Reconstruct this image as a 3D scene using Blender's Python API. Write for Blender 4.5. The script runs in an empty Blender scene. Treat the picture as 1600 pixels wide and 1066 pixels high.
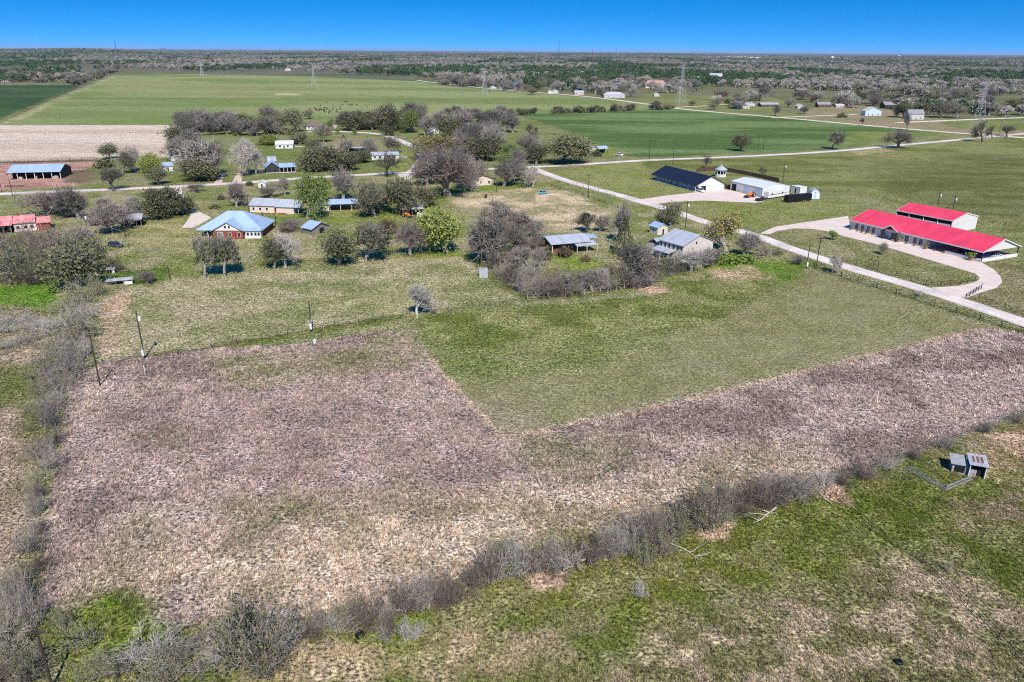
import bpy, bmesh, math, random
import numpy as np
from mathutils import Vector, Matrix

# ------------------------------------------------------------------ camera, sky, sun
sc = bpy.context.scene
COL = sc.collection
rad = math.radians
FPX, PITCH, ROLL, CAMZ = 1172.0, rad(21.17), rad(0.39), 60.0
RM = Matrix.Rotation(math.pi/2 - PITCH, 3, 'X') @ Matrix.Rotation(ROLL, 3, 'Z')
cam_d = bpy.data.cameras.new('camera'); cam = bpy.data.objects.new('camera', cam_d); COL.objects.link(cam)
cam_d.sensor_width = 36.0; cam_d.lens = FPX/1600*36.0
cam_d.clip_start = 0.5; cam_d.clip_end = 80000
cam.matrix_world = Matrix.Translation((0, 0, CAMZ)) @ RM.to_4x4()
sc.camera = cam

SUN_EL = rad(46.0); SUN_H = Vector((0.21, -0.978, 0)).normalized()     # horizontal direction towards the sun
world = bpy.data.worlds.new('World'); sc.world = world; world.use_nodes = True
wn = world.node_tree.nodes; wl = world.node_tree.links; wn.clear()
w_out = wn.new('ShaderNodeOutputWorld'); w_bg = wn.new('ShaderNodeBackground')
w_sky = wn.new('ShaderNodeTexSky'); w_sky.sky_type = 'NISHITA'; w_sky.sun_disc = False
w_sky.sun_elevation = SUN_EL; w_sky.sun_rotation = math.atan2(SUN_H.x, SUN_H.y)
w_sky.altitude = 300; w_sky.air_density = 1.0; w_sky.dust_density = 0.0; w_sky.ozone_density = 6.0
w_tc = wn.new('ShaderNodeTexCoord'); w_sep = wn.new('ShaderNodeSeparateXYZ'); w_cmb = wn.new('ShaderNodeCombineXYZ')
def wmath(op, a, b=None):
    n = wn.new('ShaderNodeMath'); n.operation = op
    for i, q in enumerate((a, b)):
        if q is None: continue
        if isinstance(q, (int, float)): n.inputs[i].default_value = q
        else: wl.new(q, n.inputs[i])
    return n.outputs[0]
wl.new(w_tc.outputs['Generated'], w_sep.inputs[0])
# clear deep-blue air: the whitish band of the model sky right at the horizon is squeezed down
zz = wmath('MAXIMUM', w_sep.outputs['Z'], 0.0)
zz = wmath('SUBTRACT', 1.0, wmath('POWER', 2.71828, wmath('MULTIPLY', zz, -3.6)))
zz = wmath('ADD', wmath('MULTIPLY', zz, 0.95), 0.20)
wl.new(w_sep.outputs['X'], w_cmb.inputs[0]); wl.new(w_sep.outputs['Y'], w_cmb.inputs[1]); wl.new(zz, w_cmb.inputs[2])
w_nrm = wn.new('ShaderNodeVectorMath'); w_nrm.operation = 'NORMALIZE'
wl.new(w_cmb.outputs[0], w_nrm.inputs[0]); wl.new(w_nrm.outputs[0], w_sky.inputs[0])
w_hs = wn.new('ShaderNodeHueSaturation'); w_hs.inputs['Saturation'].default_value = 1.35; w_hs.inputs['Value'].default_value = 1.25
wl.new(w_sky.outputs[0], w_hs.inputs['Color'])
wl.new(w_hs.outputs[0], w_bg.inputs['Color']); w_bg.inputs['Strength'].default_value = 0.13
wl.new(w_bg.outputs[0], w_out.inputs['Surface'])

sun_d = bpy.data.lights.new('sun', 'SUN'); sun = bpy.data.objects.new('sun', sun_d); COL.objects.link(sun)
sun_d.energy = 5.0; sun_d.angle = rad(0.5); sun_d.color = (1.0, 0.935, 0.83)
sun_dir = -(SUN_H*math.cos(SUN_EL) + Vector((0, 0, math.sin(SUN_EL))))
sun.rotation_euler = sun_dir.to_track_quat('-Z', 'Y').to_euler(); sun.location = (0, -50, 200)

sc.view_settings.view_transform = 'Standard'; sc.view_settings.look = 'None'
sc.view_settings.gamma = 1.0; sc.view_settings.exposure = 0.22; sc.view_settings.use_curve_mapping = False
sc.render.engine = 'CYCLES'
sc.cycles.max_bounces = 4; sc.cycles.diffuse_bounces = 2; sc.cycles.glossy_bounces = 2
sc.cycles.use_denoising = False; sc.cycles.filter_width = 1.1

# ------------------------------------------------------------------ helpers
FWD = RM @ Vector((0, 0, -1)); CAMP = Vector((0, 0, CAMZ)); RMT = RM.transposed()
def G(u, v, z=0.0):
    d = RM @ Vector(((u-800)/FPX, -(v-533)/FPX, -1.0))
    return CAMP + d*((z-CAMZ)/d.z)
def proj(p):
    q = RMT @ (Vector(p)-CAMP)
    return 800+FPX*q.x/(-q.z), 533-FPX*q.y/(-q.z)
def pxm(p): return FPX/((Vector(p)-CAMP).dot(FWD))
def height_m(u, v, hpx):
    p = G(u, v); return hpx/(proj(p)[1]-proj(p+Vector((0, 0, 1)))[1])
def lin(r, g=None, b=None):
    f = lambda c: (c/255/12.92) if c <= 10 else ((c/255+0.055)/1.055)**2.4
    return (f(r), f(g), f(b))
RNG = random.Random(7)

def vn_table(seed): return np.random.RandomState(seed).rand(256, 256).astype(np.float32)
TABS = [vn_table(s) for s in range(6)]
def vnoise(x, y, k=0):
    t = TABS[k % 6]; x = x + 37.13*k; y = y + 91.7*k
    xi = np.floor(x).astype(np.int64); yi = np.floor(y).astype(np.int64)
    fx = x-xi; fy = y-yi; fx = fx*fx*(3-2*fx); fy = fy*fy*(3-2*fy)
    a = t[xi & 255, yi & 255]; b = t[(xi+1) & 255, yi & 255]; c = t[xi & 255, (yi+1) & 255]; d = t[(xi+1) & 255, (yi+1) & 255]
    return (a*(1-fx)+b*fx)*(1-fy)+(c*(1-fx)+d*fx)*fy
def fbm(x, y, k=0, o=4):
    s = 0; a = 0.5; n = 0
    for i in range(o):
        s = s+a*vnoise(x*2**i, y*2**i, k+i); n += a; a *= 0.55
    return s/n
def sstep(a, b, x):
    t = np.clip((x-a)/(b-a), 0, 1); return t*t*(3-2*t)

def new_mat(name):
    m = bpy.data.materials.new(name); m.use_nodes = True
    nt = m.node_tree; b = nt.nodes['Principled BSDF']
    b.inputs['Specular IOR Level'].default_value = 0.2
    return m, nt, b
def nd(nt, t, **kw):
    n = nt.nodes.new(t)
    for k, q in kw.items(): setattr(n, k, q)
    return n
MATS = {}
def mat(name, col, rough=0.8, var=0.12, scale=1.5, metallic=0.0, stripe=0.0, stripe_axis=0, stripe_w=0.9, spec=0.2, rnd=0.0):
    if name in MATS: return MATS[name]
    m, nt, b = new_mat(name); L = nt.links
    tc = nd(nt, 'ShaderNodeTexCoord')
    nz = nd(nt, 'ShaderNodeTexNoise'); nz.inputs['Scale'].default_value = scale; nz.inputs['Detail'].default_value = 5
    L.new(tc.outputs['Object'], nz.inputs['Vector'])
    mr = nd(nt, 'ShaderNodeMapRange'); mr.inputs[1].default_value = 0.3; mr.inputs[2].default_value = 0.7
    mr.inputs[3].default_value = 1-var; mr.inputs[4].default_value = 1+var
    L.new(nz.outputs['Fac'], mr.inputs[0]); val = mr.outputs[0]
    if stripe:                                            # panel-to-panel tint of sheet metal
        sp = nd(nt, 'ShaderNodeSeparateXYZ'); L.new(tc.outputs['Object'], sp.inputs[0])
        q = nd(nt, 'ShaderNodeMath', operation='DIVIDE'); L.new(sp.outputs[stripe_axis], q.inputs[0]); q.inputs[1].default_value = stripe_w
        fl = nd(nt, 'ShaderNodeMath', operation='FLOOR'); L.new(q.outputs[0], fl.inputs[0])
        wn_ = nd(nt, 'ShaderNodeTexWhiteNoise', noise_dimensions='1D'); L.new(fl.outputs[0], wn_.inputs['W'])
        m2 = nd(nt, 'ShaderNodeMapRange'); m2.inputs[3].default_value = 1-stripe; m2.inputs[4].default_value = 1+stripe
        L.new(wn_.outputs['Value'], m2.inputs[0])
        mm = nd(nt, 'ShaderNodeMath', operation='MULTIPLY'); L.new(val, mm.inputs[0]); L.new(m2.outputs[0], mm.inputs[1]); val = mm.outputs[0]
    if rnd:
        oi = nd(nt, 'ShaderNodeObjectInfo'); m3 = nd(nt, 'ShaderNodeMapRange'); m3.inputs[3].default_value = 1-rnd; m3.inputs[4].default_value = 1+rnd
        L.new(oi.outputs['Random'], m3.inputs[0])
        mm = nd(nt, 'ShaderNodeMath', operation='MULTIPLY'); L.new(val, mm.inputs[0]); L.new(m3.outputs[0], mm.inputs[1]); val = mm.outputs[0]
    vm = nd(nt, 'ShaderNodeVectorMath', operation='SCALE'); vm.inputs[0].default_value = col; L.new(val, vm.inputs['Scale'])
    L.new(vm.outputs[0], b.inputs['Base Color'])
    b.inputs['Roughness'].default_value = rough; b.inputs['Metallic'].default_value = metallic
    b.inputs['Specular IOR Level'].default_value = spec
    MATS[name] = m; return m

class MB:
    def __init__(s): s.v = []; s.f = []; s.m = []
    def add(s, vs, fs, mi=0):
        o = len(s.v); s.v += [tuple(q) for q in vs]; s.f += [tuple(i+o for i in f) for f in fs]; s.m += [mi]*len(fs); return s
    def box(s, x0, x1, y0, y1, z0, z1, mi=0):
        return s.add([(x0,y0,z0),(x1,y0,z0),(x1,y1,z0),(x0,y1,z0),(x0,y0,z1),(x1,y0,z1),(x1,y1,z1),(x0,y1,z1)],
                     [(0,3,2,1),(4,5,6,7),(0,1,5,4),(1,2,6,5),(2,3,7,6),(3,0,4,7)], mi)
    def prism(s, pts, a, b, axis, mi=0):
        n = len(pts)
        def P(q, t): return {'x': (t, q[0], q[1]), 'y': (q[0], t, q[1]), 'z': (q[0], q[1], t)}[axis]
        vs = [P(q, a) for q in pts]+[P(q, b) for q in pts]
        fs = [tuple(range(n)), tuple(range(2*n-1, n-1, -1))]+[(i, i+n, (i+1) % n+n, (i+1) % n) for i in range(n)]
        return s.add(vs, fs, mi)
    def tube(s, p0, p1, r0, r1=None, n=6, mi=0, cap=True):
        r1 = r0 if r1 is None else r1; p0 = Vector(p0); p1 = Vector(p1); d = p1-p0
        if d.length < 1e-6: return s
        d.normalize(); a = d.orthogonal().normalized(); b = d.cross(a)
        vs = [p0+(a*math.cos(t)+b*math.sin(t))*r0 for t in [2*math.pi*i/n for i in range(n)]]
        vs += [p1+(a*math.cos(t)+b*math.sin(t))*r1 for t in [2*math.pi*i/n for i in range(n)]]
        fs = [(i, (i+1) % n, (i+1) % n+n, i+n) for i in range(n)]
        if cap: fs += [tuple(range(n-1, -1, -1)), tuple(range(n, 2*n))]
        return s.add(vs, fs, mi)
    def lathe(s, prof, n=12, c=(0, 0), mi=0):
        vs = []
        for r, z in prof: vs += [(c[0]+r*math.cos(2*math.pi*i/n), c[1]+r*math.sin(2*math.pi*i/n), z) for i in range(n)]
        fs = [(k*n+i, k*n+(i+1) % n, (k+1)*n+(i+1) % n, (k+1)*n+i) for k in range(len(prof)-1) for i in range(n)]
        fs += [tuple(range(n-1, -1, -1)), tuple((len(prof)-1)*n+i for i in range(n))]
        return s.add(vs, fs, mi)
    def mesh(s, name, mats):
        me = bpy.data.meshes.new(name); me.from_pydata(s.v, [], s.f)
        if not isinstance(mats, (list, tuple)): mats = [mats]
        for m in mats: me.materials.append(m)
        if len(mats) > 1: me.polygons.foreach_set('material_index', s.m)
        bm = bmesh.new(); bm.from_mesh(me); bmesh.ops.recalc_face_normals(bm, faces=bm.faces); bm.to_mesh(me); bm.free()
        return me
    def build(s, name, mats, parent=None, bevel=0.0):
        o = bpy.data.objects.new(name, s.mesh(name, mats)); COL.objects.link(o)
        if parent is not None: o.parent = parent
        if bevel:
            md = o.modifiers.new('bevel', 'BEVEL'); md.width = bevel; md.segments = 2; md.limit_method = 'ANGLE'
        return o
def tag(o, label, cat=None, group=None, kind=None):
    if label: o['label'] = label
    if cat: o['category'] = cat
    if group: o['group'] = group
    if kind: o['kind'] = kind
    return o
def empty(name, loc, rz=0.0):
    o = bpy.data.objects.new(name, None); COL.objects.link(o); o.location = loc; o.rotation_euler = (0, 0, rz); o.empty_display_size = 0.3
    return o
def copy_tree(o, parent=None):
    c = o.copy(); COL.objects.link(c)
    if parent is not None: c.parent = parent
    for ch in list(o.children): copy_tree(ch, c)
    return c

# ------------------------------------------------------------------ ground colours by field
def in_poly(x, y, P):
    ins = np.zeros(x.shape, bool); n = len(P)
    for i in range(n):
        x0, y0 = P[i]; x1, y1 = P[(i+1) % n]
        c = ((y0 > y) != (y1 > y)) & (x < (x1-x0)*(y-y0)/((y1-y0) if y1 != y0 else 1e-9)+x0)
        ins ^= c
    return ins
def sdist(x, y, P, closed=True):
    d = np.full(x.shape, 1e9); n = len(P)
    for i in range(n if closed else n-1):
        x0, y0 = P[i]; x1, y1 = P[(i+1) % n]; dx, dy = x1-x0, y1-y0; l2 = dx*dx+dy*dy+1e-9
        t = np.clip(((x-x0)*dx+(y-y0)*dy)/l2, 0, 1)
        d = np.minimum(d, np.hypot(x-x0-t*dx, y-y0-t*dy))
    return np.where(in_poly(x, y, P), d, -d) if closed else d
def WP(px): return [tuple(G(u, v).xy) for u, v in px]

OLIVE = lin(130,127,90); YGRN = lin(116,118,76)
ZONES = []
def tone(c):
    r, g, b = c; e = max(0, g-max(r, b))
    k = 0.80 if max(c) < 185 else 0.88
    return np.array(lin(r, g-(2+0.22*e if e else 0), b-(5 if e else 0)))*k
def zone(px, A, B, soft=2.0, nscale=12.0, bias=0.5, strength=1.0, line=None, lump=0.0, aniso=1.0, tex=1.0):
    ZONES.append(dict(P=WP(px), A=tone(A), B=tone(B), soft=soft, ns=nscale, bias=bias, k=strength, line=line, lump=lump, an=aniso, tex=tex))
# far country
zone([(-400,116),(2000,128),(2000,196),(1480,196),(1340,180),(1080,168),(960,150),(830,143),(640,122),(300,115),(180,112),(130,131),(-400,131)], (128,122,98), (112,120,84), 12, 60)
zone([(1010,146),(1210,152),(1260,166),(1200,178),(1080,170),(1000,158)], (138,142,98), (122,134,84), 6, 40)
zone([(1260,170),(1340,164),(1480,186),(1640,196),(1640,208),(1550,210),(1420,202),(1260,184)], (160,142,116), (142,138,100), 5, 30)
zone([(1470,189),(1700,186),(1700,204),(1560,206),(1480,198)], (118,134,80), (132,142,92), 4, 30)
zone([(-60,205),(0,193),(182,117),(300,116),(480,120),(650,127),(700,135),(960,156),(1052,167),(1040,172),(810,180),(700,184),(272,198)], (150,160,112), (126,146,90), 3, 70, 0.5, aniso=3)
zone([(160,128),(420,132),(420,152),(160,152)], (156,152,104), (150,160,112), 20, 60, 0.5, 0.6, aniso=3)
zone([(0,193),(60,168),(120,141),(170,120),(182,117),(150,133),(90,158),(30,190),(10,205)], (176,172,128), (140,150,100), 3, 14)
zone([(110,153),(400,153.4),(700,155),(700,156.6),(400,155),(110,155)], (112,124,80), (120,136,84), 3, 20, 0.5, 0.75)
zone([(430,146),(470,146.5),(468,149),(432,149)], (200,186,150), (180,176,130), 3, 20)
zone([(-300,136),(125,132.5),(118,138),(60,162),(0,186),(-300,250)], (66,98,66), (78,110,72), 3, 60, 0.5, aniso=3)
zone([(-300,131),(0,130.5),(128,130.5),(125,133),(-300,135)], (140,130,104), (112,116,84), 5, 30)
zone([(-300,205),(0,196),(272,195.5),(272,246),(160,249),(0,253),(-300,262)], (210,193,172), (194,176,154), 1.5, 26, 0.5, aniso=5)
zone([(-300,228),(0,222.2),(150,219.5),(270,215.6),(270,217.2),(150,221.4),(0,224.4),(-300,231)], (214,202,186), (206,192,172), 0.6, 20)
zone([(-100,254),(0,252.5),(160,248.5),(150,262),(140,275),(125,290),(0,298),(-100,302)], (172,130,116), (186,146,130), 1.5, 9)
zone([(110,268),(150,262),(158,278),(130,288),(100,286)], (132,112,92), (120,110,84), 1.5, 6)
zone([(0,253),(170,249),(168,252),(0,256)], (120,108,90), (104,100,78), 1, 6)
# village belt
zone([(272,198),(700,184),(812,181),(920,214),(930,238),(835,258),(560,272),(280,290),(150,296),(160,250),(272,246)], (138,138,98), (118,134,76), 3, 16)
zone([(130,262),(230,250),(280,290),(165,296),(160,275)], (124,132,84), (142,140,100), 2, 8)
zone([(495,222),(560,212),(600,222),(620,240),(500,240)], (152,140,108), (142,140,98), 2, 10)
zone([(610,240),(650,236),(665,262),(610,268)], (140,146,88), (128,142,78), 2, 8)
zone([(808,180),(1062,170),(1230,184),(1475,208),(1300,234),(1000,246),(930,238),(920,215)], (88,120,68), (118,144,94), 2.5, 30, 0.5, aniso=4)
zone([(1330,205),(1475,208),(1400,220),(1300,228)], (120,138,80), (136,146,90), 6, 22)
zone([(920,222),(990,240),(935,242)], (150,150,96), (130,146,80), 3, 10)
zone([(840,268),(1000,252),(1110,248),(1300,240),(1600,213),(1800,205),(1800,400),(1560,362),(1400,318),(1290,296),(1120,300),(1000,318)], (112,122,72), (138,140,94), 2, 14, 0.5, aniso=3)
zone([(1380,250),(1600,240),(1700,300),(1600,345),(1400,300)], (96,104,64), (122,126,88), 12, 10, 0.5, 0.8, aniso=3)
zone([(1325,234),(1365,231),(1400,236),(1345,243)], (180,160,128), (150,146,98), 2, 6)
zone([(845,272),(1000,250),(1020,283),(1085,300),(1120,297),(990,315)], (146,148,98), (132,142,84), 2, 10)
zone([(880,322),(1000,318),(1190,314),(1340,312),(1330,338),(1200,357),(1100,346)], (142,144,96), (128,138,80), 2, 9)
zone([(1190,366),(1320,366),(1520,428),(1524,440),(1450,446),(1330,412)], (128,130,88), (150,144,108), 1.5, 7)
zone([(1540,400),(1700,440),(1700,560),(1500,468),(1566,445)], (122,118,80), (142,134,100), 2, 8)
# dwellings in the middle
zone([(-80,303),(280,292),(560,274),(640,270),(833,264),(1010,318),(1240,398),(1255,410),(1110,420),(1010,452),(820,470),(740,402),(600,398),(300,432),(165,450),(95,470),(-80,480)], (158,150,114), (126,136,82), 2.5, 9, 0.5)
zone([(250,370),(400,378),(440,392),(300,398),(240,392)], (168,158,116), (150,146,100), 3, 7)
zone([(205,340),(300,350),(290,385),(220,385)], (166,156,112), (140,142,92), 4, 7)
zone([(430,395),(520,385),(530,402),(440,410)], (172,158,124), (150,148,104), 2, 6)
zone([(560,292),(640,286),(650,318),(560,318)], (122,148,72), (140,148,88), 3, 8)
zone([(640,300),(760,288),(810,290),(800,300),(700,312),(640,345)], (116,146,66), (132,146,80), 3, 8)
zone([(400,330),(640,322),(650,345),(520,352),(400,348)], (124,144,74), (142,146,90), 3, 7)
zone([(600,400),(700,385),(745,402),(760,418),(660,420)], (118,142,62), (140,148,84), 3, 6)
zone([(700,305),(830,294),(880,300),(965,332),(905,362),(850,365),(790,348),(740,330)], (202,180,148), (160,150,112), 3, 7, 0.5)
zone([(850,400),(920,396),(950,410),(935,430),(880,432)], (118,146,60), (134,148,78), 2.5, 5)
zone([(800,420),(900,425),(1000,445),(900,462),(822,470)], (132,128,92), (116,122,78), 2, 5)
zone([(1100,404),(1180,396),(1190,412),(1110,420)], (112,140,56), (126,140,70), 2, 5)
zone([(-80,448),(0,447),(60,444),(95,425),(100,440),(96,480),(60,486),(0,474),(-80,474)], (92,138,48), (112,146,62), 1.5, 5)
zone([(180,425),(262,420),(266,440),(215,446),(180,440)], (86,122,48), (104,132,62), 1, 4)
# pastures of the middle distance
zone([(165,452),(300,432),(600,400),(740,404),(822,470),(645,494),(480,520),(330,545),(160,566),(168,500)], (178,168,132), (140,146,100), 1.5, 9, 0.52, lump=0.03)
zone([(240,470),(420,455),(460,490),(330,520),(230,520)], (172,160,126), (150,148,106), 6, 7, 0.5, 0.7)
zone([(480,470),(640,430),(740,430),(700,465),(600,490)], (168,162,116), (142,146,92), 6, 7, 0.5, 0.6)
zone([(160,470),(200,455),(205,470),(188,500),(186,548),(165,552),(158,520)], (188,162,138), (166,148,118), 1.2, 4)
zone([(640,492),(820,470),(1010,452),(1110,424),(1250,405),(1290,428),(1240,442),(1100,510),(1000,530),(850,560),(720,552),(650,535)], (112,126,68), (148,150,100), 2.5, 8, 0.5, lump=0.02)
zone([(1190,412),(1260,412),(1300,440),(1240,450),(1190,436)], (92,136,48), (112,140,64), 2.5, 5)
for c in ([(985,444),(1040,440),(1050,456),(1000,462)], [(1105,424),(1170,414),(1200,426),(1150,440),(1110,436)], [(1165,432),(1210,428),(1205,438)], [(960,458),(1010,452),(1000,466),(965,468)]):
    zone(c, (196,166,138), (164,150,112), 1.2, 4, 0.45)
zone([(800,470),(960,458),(1010,455),(1000,462),(900,474),(810,480)], (168,160,130), (140,140,100), 1, 4)
zone([(600,560),(760,720),(1000,670),(1560,530),(1500,490),(900,560)], (162,150,124), (150,142,114), 2, 5)
zone([(652,535),(780,682),(1534,512),(1262,414),(1240,440),(1100,512),(1000,540),(850,566),(720,556)], (140,137,96), (148,142,106), 0.7, 5, 0.5, tex=0.6)
zone([(700,548),(850,556),(1000,528),(1100,505),(1250,436),(1290,440),(1180,500),(1060,545),(900,590),(740,600)], (124,130,80), (142,140,98), 9, 6, 0.5, 0.75, tex=.8)
zone([(640,520),(720,545),(850,560),(1000,530),(900,580),(720,580)], (114,130,72), (140,144,98), 5, 8, 0.5, 0.9)
zone([(1380,494),(1430,490),(1420,512),(1350,520)], (108,120,66), (130,134,90), 6, 4, 0.5, 0.7)
zone([(1240,505),(1340,500),(1330,530),(1250,545)], (116,124,74), (134,136,94), 8, 5, 0.5, 0.6)
# greener uncut strips under the fences
zone([(160,566),(226,554),(330,541),(410,526),(487,513),(560,501),(640,488),(642,496),(560,511),(487,523),(410,537),(330,551),(226,564),(162,576)], (104,118,58), (126,130,82), 0.8, 4, 0.5, 0.9)
zone([(1252,408),(1290,423),(1340,439),(1400,456),(1460,475),(1530,496),(1610,519),(1610,524),(1530,502),(1460,481),(1400,462),(1340,445),(1290,429),(1254,413)], (100,108,68), (122,122,88), 0.8, 4, 0.5, 0.85)
zone([(742,402),(760,420),(790,445),(826,469),(1000,452),(1000,458),(822,474),(784,450),(752,424),(736,404)], (104,118,62), (120,124,80), 1, 4, 0.5, 0.8)
zone([(1310,405),(1446,444),(1446,449),(1310,411)], (100,110,66), (124,124,86), 1, 4, 0.5, 0.8)
# tall dry grass
PINK = [(112,600),(160,566),(330,545),(450,540),(600,518),(632,518),(660,545),(782,684),(1000,642),(1535,512),(1610,522),(1760,560),(1760,600),(1600,645),(1340,742),(1180,770),(1000,815),(860,850),(700,905),(480,972),(250,985),(60,955),(62,880),(85,740)]
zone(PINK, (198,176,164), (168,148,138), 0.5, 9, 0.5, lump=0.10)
zone([(100,640),(420,560),(640,560),(780,690),(700,800),(420,860),(200,760)], (184,160,152), (160,138,132), 8, 8, 0.5, 0.55)
zone([(120,850),(420,820),(720,780),(1000,760),(1200,720),(1150,770),(860,850),(640,915),(400,960),(90,950)], (200,180,156), (166,152,124), 6, 6, 0.5, 0.8)
zone([(300,560),(480,550),(640,520),(660,560),(560,590),(350,600)], (180,164,142), (146,144,104), 3, 6, 0.5, 0.8)
for c in ([(490,560),(560,550),(650,562),(640,585),(540,590),(480,585)], [(380,790),(560,740),(640,760),(520,810),(400,820)], [(160,830),(240,800),(280,850),(200,880)], [(560,600),(640,600),(600,625)], [(840,700),(960,690),(1000,720),(900,740)], [(220,680),(300,660),(290,720)], [(540,560),(650,562),(640,580)]):
    zone(c, (132,134,98), (164,150,128), 5, 3, 0.5, 0.75)
zone([(655,545),(662,545),(786,682),(1000,640),(1535,512),(1540,516),(1000,646),(782,690)], (206,180,150), (190,164,140), 0.5, 3, 0.5, 0.7)
# left of the hedge
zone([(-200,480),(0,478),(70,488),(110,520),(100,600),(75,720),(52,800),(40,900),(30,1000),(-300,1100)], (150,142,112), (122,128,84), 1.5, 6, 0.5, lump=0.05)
zone([(-200,520),(60,520),(80,550),(0,590),(-200,600)], (180,162,140), (150,140,112), 3, 5)
zone([(-200,640),(20,640),(50,700),(40,800),(20,900),(-200,900)], (180,158,140), (152,138,114), 3, 5)
zone([(0,580),(90,570),(85,640),(20,650)], (112,122,72), (136,134,92), 3, 5)
# foreground beyond the brush
FORE = [(480,975),(700,910),(860,855),(1000,820),(1180,775),(1340,745),(1600,650),(1760,610),(2000,900),(1900,1300),(-300,1300),(-200,1010),(60,960),(250,990)]
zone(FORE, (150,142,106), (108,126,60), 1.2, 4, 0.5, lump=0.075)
zone([(700,920),(880,870),(1060,850),(1200,800),(1300,770),(1330,840),(1200,900),(960,950),(800,960)], (116,124,62), (142,138,92), 6, 3, 0.5)
zone([(1180,800),(1300,772),(1440,735),(1560,760),(1600,800),(1600,990),(1480,900),(1340,810),(1260,840)], (100,118,54), (126,130,76), 5, 3, 0.5)
zone([(1440,735),(1600,660),(1700,640),(1700,760),(1560,750)], (176,152,122), (140,136,88), 2, 4)
zone([(1540,680),(1620,670),(1620,715),(1560,700)], (190,164,138), (170,148,118), 1, 4)
zone([(1500,790),(1640,740),(1700,830),(1640,880),(1540,850)], (152,136,108), (124,126,82), 2.5, 4)
zone([(1200,950),(1300,920),(1480,850),(1620,1010),(1640,1100),(880,1100),(1000,1010)], (178,160,132), (126,122,84), 3, 3, 0.5)
zone([(400,1000),(560,990),(760,960),(900,985),(800,1070),(450,1090)], (176,156,126), (146,138,98), 3, 3, 0.5)
zone([(90,960),(180,940),(300,985),(260,1070),(90,1080)], (104,128,54), (126,134,72), 2, 3)
zone([(1270,755),(1310,750),(1330,790),(1285,775)], (204,170,144), (184,156,128), 0.6, 2)
for c in ([(560,935),(690,935),(680,950),(570,955)], [(830,895),(880,890),(870,915),(820,918)], [(1090,835),(1150,815),(1140,840),(1090,852)]):
    zone(c, (200,172,150), (176,152,124), 0.8, 2)
zone([(540,975),(640,960),(640,1000),(540,1000)], (112,132,54), (130,138,76), 2, 3)

def ground_color(x, y, litter_shade=False):
    n = x.shape[0]; r = np.hypot(x, y)
    A = np.array(OLIVE); B = np.array(YGRN); Fw = np.array(lin(106,102,88)); Fb = np.array(lin(88,98,74))
    t = sstep(0.4, 0.6, fbm(x/14, y/14, 0))[:, None]; t2 = sstep(0.4, 0.6, fbm(x/160, y/160, 1))[:, None]
    f = sstep(900, 1500, r)[:, None]
    col = (A*(1-t)+B*t)*(1-f)+(Fw*(1-t2)+Fb*t2)*f; lump = np.zeros(n); tex = np.ones(n)
    for i, Z in enumerate(ZONES):
        P = np.array(Z['P']); s = Z['soft']; pad = 4*s
        m = (x > P[:, 0].min()-pad) & (x < P[:, 0].max()+pad) & (y > P[:, 1].min()-pad) & (y < P[:, 1].max()+pad)
        if not m.any(): continue
        xs = x[m]; ys = y[m]; d = sdist(xs, ys, Z['P'])
        d = d+(fbm(xs/(4*s+1), ys/(4*s+1), i)-0.5)*4*s
        a = (sstep(-s, s, d)*Z['k'])[:, None]
        q = fbm(xs/(Z['ns']*Z['an']), ys/Z['ns'], i+2, 5)
        q = sstep(Z['bias']-0.13, Z['bias']+0.13, q)[:, None]
        col[m] = col[m]*(1-a)+(Z['A']*(1-q)+Z['B']*q)*a
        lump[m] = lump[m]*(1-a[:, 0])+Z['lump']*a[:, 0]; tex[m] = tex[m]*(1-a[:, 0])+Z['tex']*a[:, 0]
    v = 0.86+0.28*fbm(x/1.7, y/1.7, 3, 3)
    if litter_shade: v = v*(1-3.6*np.clip(lump, 0, .11)); return col*v[:, None], lump, tex  # darkens tall-grass ground: litter tone plus shade of the tuft gaps painted in
    return col*v[:, None], lump

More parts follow.
